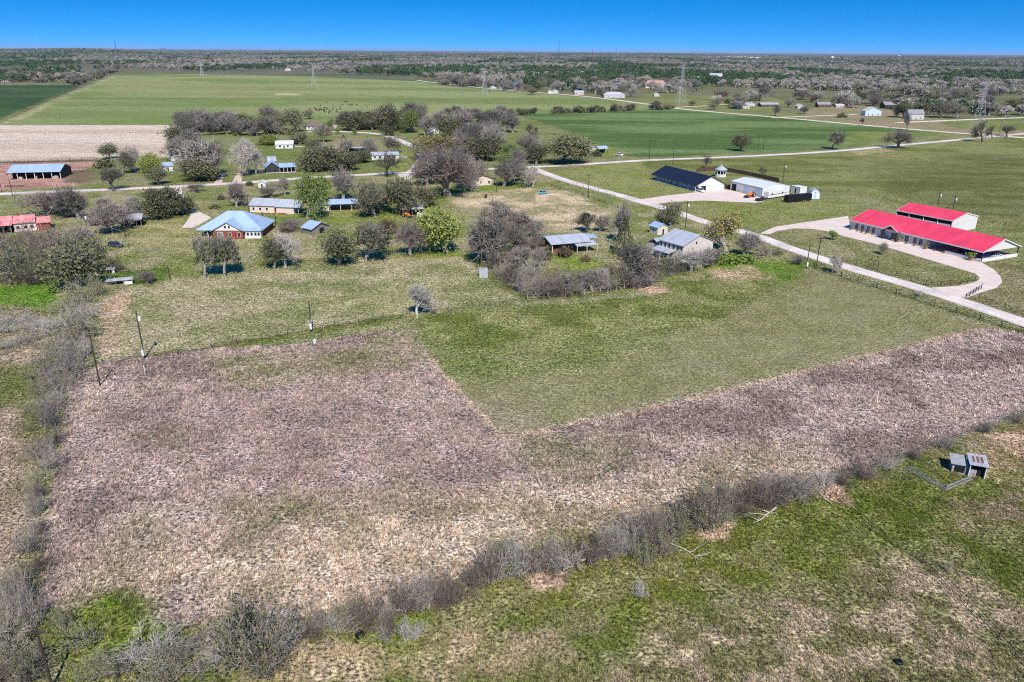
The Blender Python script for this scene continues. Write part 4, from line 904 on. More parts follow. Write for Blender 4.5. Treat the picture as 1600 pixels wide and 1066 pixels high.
r, L = trailer((1231,317.5), (1268,314), M_BLACK, 'long black enclosed cargo trailer parked on the grass', 3.0, 2.6, wheels=(.66, .75))
MB().box(.1, .18, .2, 2.4, .7, 2.7).build('tail_door', M_STEEL, r)
r, L = trailer((1200,312), (1229,307.5), M_TRIM, 'white camper trailer parked against the workshop end', 3.1, 2.5, 'camper_trailer', (.55, .63), M_SHGREY)
for s in (.2, .75): MB().box(s*L-.5, s*L+.5, -.035, -.01, 1.75, 2.5).build('window', M_GLASS, r)
r, L = plot('flat_trailer', 'low black flatbed trailer at the edge of the concrete apron', 'trailer', (1186,315.5), (1200,313)); MB().box(0, L, 0, 2.1, .5, .68).build('bed', M_BLACK, r)
for s in (.45, .58):
    for y in (-.05, 2.15): wheel(r, s*L, y, .35)
for y in (0, 2.05): MB().box(0, L, y, y+.06, .7, 1.1).build('side_rail', M_STEEL, r)
MB().tube((0, 1.05, .55), (-1.5, 1.05, .5), .06, .06, 6).build('hitch', M_STEEL, r)

# tractor
def tractor(p, rz, m, label, s=1.0):
    e = empty('tractor', p, rz); tag(e, label, 'tractor'); e.scale = (s, s, s)
    MB().prism([(-.2, .7), (1.7, .7), (1.75, 1.35), (1.5, 1.5), (-.2, 1.5)], -.35, .35, 'y').build('hood', m, e, .05)
    MB().box(-1.2, -.2, -.5, .5, .75, 1.15).build('seat_deck', m, e, .05); MB().prism([(-1.0, 1.15), (-.5, 1.15), (-.5, 1.3), (-.85, 1.35), (-.95, 1.8), (-1.1, 1.8)], -.28, .28, 'y').build('seat', M_BLACK, e)
    for y in (-.75, .75): wheel(e, -.75, y, .72, .38); wheel(e, 1.3, y*.85, .42, .26)
    for y in (-.55, .55): MB().prism([(-1.6, 1.2), (-1.4, 1.55), (-.2, 1.55), (0, 1.2), (-.2, 1.42), (-1.35, 1.42)], y-.22, y+.22, 'y').build('fender', m, e)
    mb = MB()
    for y in (-.5, .5): mb.tube((-1.15, y, 1.1), (-1.15, y, 2.5), .04, .04, 5)
    mb.tube((-1.15, -.5, 2.5), (-1.15, .5, 2.5), .04, .04, 5); mb.build('roll_bar', M_BLACK, e)
    mb = MB(); mb.tube((.5, -.5, 1.3), (2.3, -.5, .6), .06, .06, 5); mb.tube((.5, .5, 1.3), (2.3, .5, .6), .06, .06, 5); mb.build('loader_arm', m, e)
    MB().prism([(2.25, .1), (3.0, .1), (2.95, .18), (2.4, .25), (2.35, .8), (2.25, .8)], -.9, .9, 'y').build('bucket', M_STEEL, e)
    return e
tractor(G(1173,308.5)+Vector((0, 0, .07)), rad(-150), M_ORANGE, 'orange tractor with front loader parked outside the workshop', 1.25)

# ------------------------------------------------------------------ vehicles
def car(p, rz, m, label, kind='suv', Lc=4.7, Wc=1.85, Hc=1.7, cat='car', name='car'):
    e = empty(name, p, rz); tag(e, label, cat); a, b = -Lc/2, Lc/2; hw = Wc/2; bh = Hc*.56
    body = [(a, .35), (a-.02, bh*.75), (a+.05, bh), (b-.9, bh), (b-.1, bh*.88), (b, bh*.6), (b-.03, .35)]
    if kind == 'classic': body = [(a, .4), (a+.02, bh*.72), (a+.5, bh*.98), (b-1.2, bh), (b-.25, bh*.9), (b, bh*.55), (b-.03, .4)]
    MB().prism(body, -hw, hw, 'y').build('body', m, e, .07)
    x0, x1 = {'suv': (a+.12, b-1.35), 'sedan': (a+.75, b-1.3), 'truck': (a+1.75, b-1.25), 'classic': (a+.85, b-1.55)}[kind]
    t0, t1 = {'suv': (x0+.25, x1-.65), 'sedan': (x0+.6, x1-.75), 'truck': (x0+.18, x1-.6), 'classic': (x0+.5, x1-.5)}[kind]
    k = .86; vs = [(x0, -hw*.97, bh-.02), (x1, -hw*.97, bh-.02), (x1, hw*.97, bh-.02), (x0, hw*.97, bh-.02), (t0, -hw*k*.9, Hc-.06), (t1, -hw*k*.9, Hc-.06), (t1, hw*k*.9, Hc-.06), (t0, hw*k*.9, Hc-.06)]
    MB().add(vs, [(0, 3, 2, 1), (4, 5, 6, 7), (0, 1, 5, 4), (1, 2, 6, 5), (2, 3, 7, 6), (3, 0, 4, 7)]).build('windows', M_GLASS, e)
    rf = MB(); rf.box(t0-.05, t1+.05, -hw*k*.92, hw*k*.92, Hc-.07, Hc); rf.build('roof', m, e, .03)
    pl = MB()
    for y in (-1, 1):
        for (xa, ta) in ((x0, t0), (x1, t1), ((x0+x1)/2, (t0+t1)/2)): pl.tube((xa, y*hw*.965, bh), (ta, y*hw*k*.9, Hc-.05), .05, .05, 4)
    pl.build('pillars', m, e)
    if kind == 'truck': MB().box(a+.12, x0-.1, -hw+.12, hw-.12, bh-.3, bh+.012).build('bed_floor', M_BLACK, e)
    for x in (a+.85, b-.9):
        for y in (-hw+.08, hw-.08): wheel(e, x, y, .36)
    for y in (-hw+.3, hw-.3): MB().box(b-.06, b+.02, y-.16, y+.16, bh*.62, bh*.8).build('headlight', M_TRIM, e); MB().box(a-.03, a+.02, y-.12, y+.12, bh*.62, bh*.85).build('tail_light', M_RED, e)
    return e
def heading(u0, v0, u1, v1):
    d = G(u1, v1)-G(u0, v0); return math.atan2(d.y, d.x)
W_PAINT = mat('white_car_paint', (.75, .75, .75), .3, .02, spec=.5)
car(G(181.5,386), heading(172,384,195,385.5), mat('charcoal_car_paint', (.06, .065, .08), .3, .05, spec=.5), 'dark grey station wagon parked on the lawn near the utility poles', 'suv')
car(G(848.5,303), heading(840,304.5,856,301.5), mat('turquoise_car_paint', (.10, .50, .62), .35, .06, spec=.4), 'turquoise old car standing alone on the bare patch', 'classic', 4.8, 1.85, 1.55)
car(G(1094.5,300)+Vector((0, 0, .07)), heading(1087,297.5,1101,302), W_PAINT, 'white sport utility car outside the navy house garage', 'suv', 4.9, 1.95, 1.8)
car(G(630,247), heading(622,246,638,247.5), W_PAINT, 'white sedan parked beside the curved village street', 'sedan', 4.8, 1.8, 1.5)
car(G(967,243.5), heading(960,242,975,244), W_PAINT, 'white pickup truck parked by the crossroads yard', 'truck', 5.6, 2.0, 1.8, 'truck', 'pickup_truck')
car(G(516,204), heading(512,203.5,521,204.5), M_BLACK, 'dark car parked by the beige house garage', 'sedan', 4.7, 1.8, 1.5)
car(G(368,337), heading(358,335,378,338), M_BLACK, 'black car half hidden behind the blue roofed brick house', 'suv')
q = at_local(RANCH, 0, 0)
ra = RANCH.rotation_euler.z
Lr = (G(1533,410)-G(1328,358)).length
car(at_local(RANCH, Lr*.93, 6.5, .06), ra+rad(85), mat('blue_car_paint', (.04, .12, .42), .3, .04, spec=.5), 'blue car parked under the ranch house carport', 'sedan', 4.6, 1.8, 1.5)
car(at_local(RANCH, Lr*.95, 10.3, .06), ra+rad(88), mat('silver_car_paint', (.45, .46, .48), .3, .04, spec=.5), 'silver car at the back of the ranch house carport', 'sedan', 4.6, 1.8, 1.5)
car(at_local(RANCH, Lr*.80, 7.0, .06), ra+rad(85), M_BLACK, 'black car deep in the shade of the carport', 'suv', 4.8, 1.9, 1.7)

# ------------------------------------------------------------------ two storey stone house and its sheds
A, B, Cc = (1029,399), (1066,410.5), (1108,400.5)
r, L = plot('stone_farmhouse', 'two storey pale stone farmhouse with grey metal roof', 'house', A, B); D = depth_to(r, A, B, Cc); h = 5.2; print('stone', L, D)
walls(r, L, D, h, 2.5, 'x', M_STONE); gable(r, L, D, h, 2.5, 'x', M_TIN, oh=.45, og=.35)
for x in (.2, .8):
    mb = MB(); mb.tube((x*L, D*.52, h+2.3), (x*L, D*.52, h+3.2), .14, .14, 8); mb.build('vent_pipe', M_STEEL, r)
for s in (.08, .25, .42, .6, .78, .93): opening(r, 'f', s*L, 3.3, .95, 1.4, L, D, 'window', M_TRIM, M_GLASS)
for s in (.15, .55, .85): opening(r, 'f', s*L, .8, .95, 1.5, L, D, 'window', M_TRIM, M_GLASS)
opening(r, 'r', D*.42, 5.0, .8, 1.0, L, D, 'window', M_TRIM, M_GLASS); opening(r, 'r', D*.7, 3.6, 1.2, 1.3, L, D, 'window', M_TRIM, M_STONE)
for s in (.25, .6): opening(r, 'r', s*D, .8, 1.0, 1.5, L, D, 'window', M_TRIM, M_GLASS)
shed_roof(r, L*.1, L+1.2, D+2.6, D+.1, h-1.6, h-.4, M_TIN, name='back_porch_roof')
for x in (L*.15, L+1.0): post(r, x, D+2.5, h-1.7, .08, M_WOOD)
walls(r, 6.0, 5.0, 3.0, 0, 'flat', M_STONE, -6.2, .8, 'wing_wall'); gable(r, 6.0, 5.0, 3.0, 1.5, 'y', M_TIN, -6.2, .8, oh=.4, name='wing_roof')
shed_roof(r, -.4, L*.72, -3.2, -.05, 2.5, 3.1, M_TIN, name='porch_roof')
for x in (-.2, L*.35, L*.68): post(r, x, -3.0, 2.5, .08, M_TRIM)
opening(r, 'f', L*.35, 0, 1.0, 2.1, L, D, 'door', M_TRIM, M_BROWN)
A, B, Cc = (1027,367.5), (1043,365.5), (1034,359)
r, L = plot('garden_shed', 'small white gabled shed with metal roof behind the stone farmhouse', 'shed', A, B); D = 4.5
walls(r, L, D, 2.6, 1.1, 'y', M_STONE); gable(r, L, D, 2.6, 1.1, 'y', M_TINBLUE, oh=.35); opening(r, 'f', L*.55, 0, .9, 2.0, L, D, 'door', M_TRIM, M_DARK)
opening(r, 'l', D*.5, 1.0, 1.0, .9, L, D, 'window', M_TRIM, M_GLASS)
# open sided tin barn
A, B = (862,397), (922,391.5); r, L = plot('tin_barn', 'open sided barn with bright tin roof and lean-to in the overgrown yard', 'barn', A, B); D = 9.0
for i in range(4): post(r, .3+i*(L-.6)/3, .2, 3.0, .11, M_TRIM if i == 0 else M_WOOD); post(r, .3+i*(L-.6)/3, D-.2, 3.6, .11, M_WOOD)
MB().box(0.1, .22, .4, D-.3, -.05, 2.6).build('side_wall', M_BROWN, r); MB().box(.3, L*.55, D-.5, D-.38, -.05, 3.0).build('back_wall', M_BROWN, r); MB().box(1.0, L*.5, 1.4, 1.52, -.05, 1.3).build('stall_wall', M_BRICK, r)
shed_roof(r, -.5, L+.2, -.5, D*.55, 3.0, 4.5, M_TIN, .09); shed_roof(r, -.7, L-.5, D*.55+.01, D+1.2, 4.5, 3.5, M_TINDK, .09, 'back_roof')
lx = L*.58; shed_roof(r, lx, L+1.8, -2.0, 1.6, 2.2, 2.95, M_TIN, .08, 'lean_to_roof')
for x in (lx+.2, lx+(L+1.6-lx)/2, L+1.6): post(r, x, -1.8, 2.2, .07, M_TRIM)
shed_roof(r, L+.3, L+4.2, 3.0, 7.0, 3.3, 3.6, M_TINBLUE, .08, 'canopy'); post(r, L+4.0, 3.2, 3.3, .07, M_WOOD); post(r, L+4.0, 6.8, 3.55, .07, M_WOOD)
tagp = None

# ------------------------------------------------------------------ blue roofed brick house and neighbours
A, B = (311,371), (410,371); r, L = plot('brick_house', 'red brick house with big pale blue metal roof and white front gable', 'house', A, B); D = 15.0; h = 3.0; print('brick', L)
walls(r, L*.70, D, h, 0, 'flat', M_BRICK, L*.29, 0); hip(r, L, D, h, 4.6, M_TINBLUE, oh=.6, inset=L*.38)
gx0, gx1 = L*.27, L*.74; gw = gx1-gx0
walls(r, gw, 3.0, h, 2.7, 'y', M_BRICK, gx0, -2.6, 'front_wall')
mb = MB(); mb.prism([(gx0+.1, h-.05), (gx1-.1, h-.05), (gx0+gw/2, h+2.6)], -2.66, -2.605, 'y'); mb.build('gable_panel', M_TRIM, r)
mb = MB(); s_ = 2.7/(gw/2); mb.prism([(gx0-.7, h-.7*s_+.03), (gx0+gw/2, h+2.73), (gx1+.7, h-.7*s_+.03), (gx1+.7, h-.7*s_+.17), (gx0+gw/2, h+2.88), (gx0-.7, h-.7*s_+.17)], -3.2, 5.2, 'y'); mb.build('gable_roof', M_TINBLUE, r)
for s in (-.65, .65): opening(r, 'f', gx0+gw/2+s, h+.6, .8, 1.1, L, D, 'window', M_TRIM, M_GLASS, y0=-2.66)
opening(r, 'f', gx0+gw*.25, .1, 1.9, 2.3, L, D, 'door', M_TRIM, M_SHGREY, y0=-2.6)
opening(r, 'f', gx0+gw*.57, .8, 1.1, 1.4, L, D, 'window', M_TRIM, M_GLASS, y0=-2.6); opening(r, 'f', gx0+gw*.86, .7, 1.1, 1.5, L, D, 'window', M_TRIM, M_GLASS, y0=-2.6)
opening(r, 'f', gx0+gw*.72, .1, 1.1, 2.1, L, D, 'door', M_BRICK, M_RED, y0=-2.6)
walls(r, L*.25, 2.0, 2.6, 0, 'flat', M_TRIM, L*.75, -1.6, 'sunroom_wall'); shed_roof(r, L*.74, L+.4, -2.1, .3, 2.62, 3.2, M_TINBLUE, name='sunroom_roof')
for s in (.80, .86, .92, .97): opening(r, 'f', s*L, .9, .9, 1.2, L, D, 'window', M_TRIM, M_GLASS, y0=-1.6)
for x in (.3, L*.14): post(r, x, .4, h-.1, .09, M_TRIM); post(r, x, D-.5, h-.1, .09, M_TRIM)
MB().box(.2, L*.28, .1, .3, h-.5, h-.05).build('carport_beam', M_SHGREY, r)
A, B = (488,368), (515,362); r, L = plot('tin_shed', 'small shed with pale blue tin roof in the fenced yard', 'shed', A, B); D = 5.0
walls(r, L, D, 2.3, 1.6, 'y', M_WOOD); gable(r, L, D, 2.3, 1.6, 'y', M_TINBLUE, oh=.6); opening(r, 'f', L*.55, .2, 2.2, 1.9, L, D, 'door', M_WOOD, M_DARK)
# long pale house with tin roof
A, B = (391,331.5), (449,333.5); r, L = plot('long_bungalow', 'long pale pink bungalow with grey tin roof and small red door', 'house', A, B); D = 9.5; h = 2.8
walls(r, L*.72, D, h, 1.7, 'x', M_PINKW); gable(r, L*.72, D, h, 1.7, 'x', M_TIN, oh=.5); walls(r, L*.45, D*.9, h, 1.7, 'x', M_PINKW, L*.74, -1.0, 'wing_wall'); gable(r, L*.62, D*.9, h, 1.9, 'x', M_TIN, L*.74, -1.0, oh=.5, name='wing_roof')
opening(r, 'f', L*.69, 0, 1.1, 2.1, L, D, 'door', M_TRIM, M_RED)
for s in (.10, .28, .46): opening(r, 'f', s*L, .8, 1.0, 1.2, L, D, 'window', M_TRIM, M_GLASS)
MB().box(L*.80, L*1.0, -2.2, -1.05, -.05, .35).build('step', M_BRICK, r)
for x in (L*1.2, L*1.33): post(r, x, -.9, h-.1, .08, M_TRIM)
MB().tube((L*.5, D*.4, h+1.3), (L*.5, D*.4, h+2.3), .12, .12, 8).build('flue', M_TIN, r)
A, B = (499,331), (566,329); r, L = plot('carport', 'pale blue metal carport roof beside the bright green tree', 'carport', A, B); D = 8
gable(r, L*.76, D, 2.8, 1.1, 'x', M_TINBLUE, L*.24, 0, oh=.3)
for x in (L*.25, L*.5, L*.75, L-.1):
    for y in (.1, D-.1): post(r, x, y, 2.8, .07, M_TRIM)
walls(r, L*.22, D*.7, 2.4, 0, 'flat', M_PINKW, 0, 1.0); MB().box(-.3, L*.23, .6, D*.8, 2.42, 2.6).build('shed_roof', M_TINDK, r); MB().box(L*.26, L*.95, D-.3, D-.2, 0, 2.2).build('back_wall', M_TINDK, r)
A, B = (628,338), (661,337); r, L = plot('pole_shed', 'little open pole shed sheltering orange machinery', 'shed', A, B); D = 5
shed_roof(r, -.3, L+.3, -.4, D+.3, 2.6, 3.2, M_TINDK, .08)
for x in (.1, L*.5, L-.1): post(r, x, .1, 2.6, .07, M_WOOD); post(r, x, D-.1, 3.1, .07, M_WOOD)
MB().box(.2, L-.2, D-.3, D-.2, 0, 2.4).build('back_wall', M_WOOD, r); MB().box(L*.72, L+.4, -.6, .2, 0, 1.3).build('bin', M_STONE, r)
tractor(G(635,339.5), rad(-40), M_ORANGE, 'orange machine standing under the little pole shed', 1.0)
# pale house with brown roof in the trees
A, B = (736,291.5), (772,288.5); r, L = plot('pale_cottage', 'pale pink cottage with brown roof half hidden by bare trees', 'house', A, B); D = 20.0
walls(r, L, D, 2.8, 2.0, 'y', M_PINKW); gable(r, L, D, 2.8, 2.0, 'y', M_SHINGLE, oh=.5)
for s, z_, w_, h_ in ((.15, .9, .8, 1.1), (.42, .9, .8, 1.3), (.78, .9, 1.2, 1.1)): opening(r, 'f', s*L, z_, w_, h_, L, D, 'window', M_TRIM, M_GLASS)
shed_roof(r, L+.05, L+1.8, 0, 4.0, 2.3, 2.5, M_SHINGLE, name='side_roof'); post(r, L+1.7, .2, 2.3, .07, M_TRIM)

# left hand farm
A, B = (23,363), (79.5,358); r, L = plot('red_roof_cottage', 'low brick cottage with faded red metal roof and chimney', 'house', A, B); D = 9.0
walls(r, L*.62, D, 2.9, 0, 'flat', M_PINKW); shed_roof(r, -.4, L*.62, -.6, D*.6, 3.0, 4.7, M_RUST); shed_roof(r, -.4, L*.62, D*.6+.01, D+.5, 4.7, 3.2, M_RUST, name='back_roof')
walls(r, L*.37, D*.6, 2.4, 0, 'flat', M_BRICK, L*.63, .2, 'wing_wall'); shed_roof(r, L*.625, L+.4, -.4, D*.65, 2.45, 3.5, M_RUST, name='wing_roof')
for s in (.12, .32, .5): opening(r, 'f', s*L, .9, 1.2, 1.2, L, D, 'window', M_TRIM, M_GLASS)
opening(r, 'f', L*.7, 0, 1.0, 2.0, L, D, 'door', M_TRIM, M_RED, y0=.2); MB().box(L*.12, L*.17, D*.55, D*.65, 3.5, 5.8).build('chimney', M_BRICK, r)
A, B = (-22,368), (19,364.5); r, L = plot('red_roof_barn', 'dark open fronted barn with bright red roof at the left edge', 'barn', A, B); D = 9.5
shed_roof(r, -.4, L+.5, -.6, D*.6, 2.8, 5.0, M_RUST); shed_roof(r, -.4, L+.5, D*.6+.01, D+.5, 5.0, 3.2, M_RUST, name='back_roof')
for x in (.1, L*.35, L*.7, L-.1): post(r, x, .1, 2.8, .1, M_WOOD)
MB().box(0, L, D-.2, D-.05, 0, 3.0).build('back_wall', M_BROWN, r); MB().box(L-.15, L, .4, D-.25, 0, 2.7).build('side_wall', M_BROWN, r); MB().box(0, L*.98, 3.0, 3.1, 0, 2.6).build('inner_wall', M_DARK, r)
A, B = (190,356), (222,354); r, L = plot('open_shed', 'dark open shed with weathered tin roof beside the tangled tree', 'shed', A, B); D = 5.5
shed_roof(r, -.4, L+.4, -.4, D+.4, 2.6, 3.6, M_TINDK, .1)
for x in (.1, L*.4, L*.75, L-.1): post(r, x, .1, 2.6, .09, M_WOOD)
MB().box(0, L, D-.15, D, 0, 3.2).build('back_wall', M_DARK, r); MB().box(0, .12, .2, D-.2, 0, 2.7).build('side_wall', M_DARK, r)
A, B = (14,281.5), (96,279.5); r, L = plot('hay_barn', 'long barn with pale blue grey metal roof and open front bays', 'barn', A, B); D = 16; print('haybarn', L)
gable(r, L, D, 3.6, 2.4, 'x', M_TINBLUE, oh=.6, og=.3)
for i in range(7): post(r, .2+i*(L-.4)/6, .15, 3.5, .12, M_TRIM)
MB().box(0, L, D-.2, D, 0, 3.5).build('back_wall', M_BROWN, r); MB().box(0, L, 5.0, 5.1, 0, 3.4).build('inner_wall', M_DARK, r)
mb = MB(); mb.prism([(.2, 0), (D, 0), (D, 3.55), (D/2, 5.9), (.2, 3.55)], L-.15, L, 'x'); mb.build('end_wall', M_STEEL, r)
for i, (s, w_, h_) in enumerate(((.2, 2.2, 1.3), (.5, 1.2, 1.6), (.88, 2.5, 1.5))): 
    e = MB().prism([(-w_/2, 0), (w_/2, 0), (w_/2*.9, h_*.8), (0, h_), (-w_/2*.9, h_*.75)], 0, 1.4, 'y').build('hay_stack', mat('straw', (.42, .36, .27), 1, .2, 3)); e.location = at_local(r, s*L, .8); e.rotation_euler.z = r.rotation_euler.z
    tag(e, ('low heap of straw in the second bay of the hay barn', 'pale heap in the middle bay of the hay barn', 'wide heap of straw in the end bay of the hay barn')[i], 'straw heap')
A, B = (6,293), (36,292); r, L = plot('harrow', 'rusty farm harrow lying on red earth before the hay barn', 'harrow', A, B)
for y in (0, 1.2, 2.4): MB().tube((0, y, .3), (L, y, .3), .09, .09, 5).build('beam', M_STEEL, r)
for i in range(6): MB().tube((L*i/5, 0, .35), (L*i/5, 2.4, .35), .06, .06, 4).build('cross_bar', M_STEEL, r)
for nm, A, B, D, lb in (('feed_trough_shelter', (166,447), (208,443.5), 2.0, 'low grey tin shelter on the grass by the thicket'), ('tin_lean_to', (167,428), (180,427), 1.6, 'tiny white tin sheet roof above the low shelter')):
    r, L = plot(nm, lb, 'shelter', A, B); shed_roof(r, -.1, L+.1, -.2, D, 1.15, 1.45, M_TINDK if nm[0] == 'f' else M_TIN, .07)
    for x in (.1, L*.35, L*.65, L-.1): post(r, x, .1, 1.15, .06, M_WOOD); post(r, x, D-.2, 1.4, .06, M_WOOD)
    MB().box(.1, L-.1, D-.2, D-.1, 0, 1.3).build('back_wall', M_WOOD, r); MB().box(L*.68, L-.1, -.02, .06, 0, .8).build('front_panel', M_TRIM, r)

# houses beyond the cross road
A, B = (416,271), (462,269); r, L = plot('dark_bungalow', 'dark bungalow with blue grey roofs and porch beyond the road', 'house', A, B); D = 11; h = 2.9
walls(r, L*.45, D, h, 2.6, 'y', M_STEEL); gable(r, L*.45, D, h, 2.6, 'y', M_TINBLUE, oh=.6); walls(r, L*.54, D*.7, 2.7, 0, 'flat', M_STEEL, L*.46, 2.5, 'wing_wall')
shed_roof(r, L*.455, L+.4, 0, D*.55, 2.6, 4.0, M_TINBLUE, name='porch_roof'); shed_roof(r, L*.455, L+.2, D*.55+.01, D+.3, 4.0, 2.8, M_TINBLUE, name='back_roof')
for i in range(5): post(r, L*.47+i*L*.13, .2, 2.6, .08, M_TRIM)
MB().box(-.1, L+.1, -.5, .0, -.05, .25).build('porch_floor', M_SLAB, r)
for s in (.12, .32): opening(r, 'f', s*L, .7, 1.3, 1.5, L, D, 'window', M_STEEL, M_GLASS)
opening(r, 'f', L*.7, .7, 1.8, 1.4, L, D, 'window', M_TRIM, M_GLASS, y0=2.5)
MB().prism([(L*.1, 4.6), (L*.42, 4.6), (L*.42, 6.6), (L*.1, 6.6)], D-.5, D+5, 'y').build('rear_loft', M_TIN, r)
def simple_house(A, B, D, h, rise, axis, wm, rm, name, label, cat='house', wins=(.25, .7), group=None, door=True, hipr=False):
    r, L = plot(name, label, cat, A, B, group)
    if axis == 'hip': walls(r, L, D, h, 0, 'flat', wm); hip(r, L, D, h, rise, rm, oh=.5)
    else: walls(r, L, D, h, rise, axis, wm); gable(r, L, D, h, rise, axis, rm, oh=.4)
    for s in wins: opening(r, 'f', s*L, .9, min(1.4, L*.15), 1.2, L, D, 'window', M_TRIM, M_GLASS)
    if door: opening(r, 'f', L*.48, 0, 1.0, 2.0, L, D, 'door', M_TRIM, M_BROWN)
    return r, L
r, L = simple_house((479,203), (508,202), 13, 3, 3.2, 'hip', M_WHITE, M_SHINGLE, 'beige_house', 'cream house with brown hipped roof and pale garage wing', wins=(.15, .35, .65, .85))
walls(r, L*.75, 9, 3.4, 1.2, 'y', mat('cream_wall', (.72, .64, .50), .9, .06), L+.1, -2.5, 'garage_wall'); gable(r, L*.75, 9, 3.4, 1.2, 'y', M_SHINGLE, L+.1, -2.5, oh=.4, name='garage_roof'); opening(r, 'f', L*1.4, 0, 3.0, 2.4, L, 9, 'garage_door', M_TRIM, M_SHGREY, y0=-2.5)
simple_house((431,232.5), (458,232), 12, 2.6, 1.6, 'x', M_WHITE, mat('white_metal_roof', (.68, .69, .70), .5, .06, .5, stripe=.05), 'white_metal_building', 'white metal building with white roof behind the dark bungalow', 'building')
simple_house((581,250), (623,249), 8, 2.6, 1.2, 'x', M_WHITE, M_TIN, 'mobile_home', 'white mobile home with pale roof behind a bare spreading tree', wins=(.12, .3, .65, .85))
r, L = plot('long_canopy', 'long low dark canopy with pale roof beside the village lawn', 'canopy', (546,239), (577,238)); shed_roof(r, 0, L, 0, 4, 2.6, 2.9, M_TIN)
for i in range(5): post(r, .1+i*(L-.2)/4, .1, 2.6, .08, M_WOOD)
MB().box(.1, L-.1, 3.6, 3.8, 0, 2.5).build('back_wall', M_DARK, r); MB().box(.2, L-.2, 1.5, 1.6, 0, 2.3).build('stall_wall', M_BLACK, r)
simple_house((268,252), (285,251), 9, 2.8, 1.5, 'x', M_WHITE, M_TIN, 'white_cottage', 'white cottage with tin roof half hidden by a large oak', wins=(.3,))
simple_house((256,268), (271,267), 8, 2.6, 1.3, 'x', M_WHITE, M_TINBLUE, 'tin_cottage', 'small building with pale tin roof under the roadside oak', wins=(.3,))
simple_house((710,206), (741,204.5), 12, 3, 2.4, 'x', M_WHITE, M_TINDK, 'grey_roof_house', 'house with grey metal roof among dark trees near the green field', wins=(.2, .4, .8))
simple_house((672,210), (692,209), 9, 3, 2.0, 'y', M_WHITE, M_TINDK, 'white_gable_house', 'white gabled house behind the village oak row', wins=(.25, .75))
simple_house((704,227), (718,226.5), 9, 3, 2.4, 'hip', M_PINKW, mat('orange_tile_roof', (.62, .22, .11), .9, .15, 1.5), 'orange_roof_house', 'house with orange tiled roof among trees', wins=(.3, .7))
simple_house((404,294), (415.5,293.8), 3.2, 2.3, .9, 'y', M_WHITE, M_TRIM, 'well_house', 'tiny white gabled hut standing on the lawn by the road', 'hut', wins=(), door=True)
simple_house((922,240), (931,239.5), 5, 3.0, 1.2, 'y', M_WHITE, M_TIN, 'white_yard_shed', 'narrow white shed beside the big oak at the crossroads', 'shed', wins=())
r, L = plot('yard_canopy', 'blue grey canopy over clutter in the crossroads yard', 'canopy', (936,240), (950,239)); gable(r, L, 6, 2.8, 1.2, 'x', M_TINBLUE, oh=.3)
for x in (.1, L*.5, L-.1): post(r, x, .1, 2.8, .08, M_STEEL); post(r, x, 5.9, 2.8, .08, M_STEEL)
MB().box(.2, L-.2, 3, 3.2, 0, 2.0).build('stored_goods', M_DARK, r)

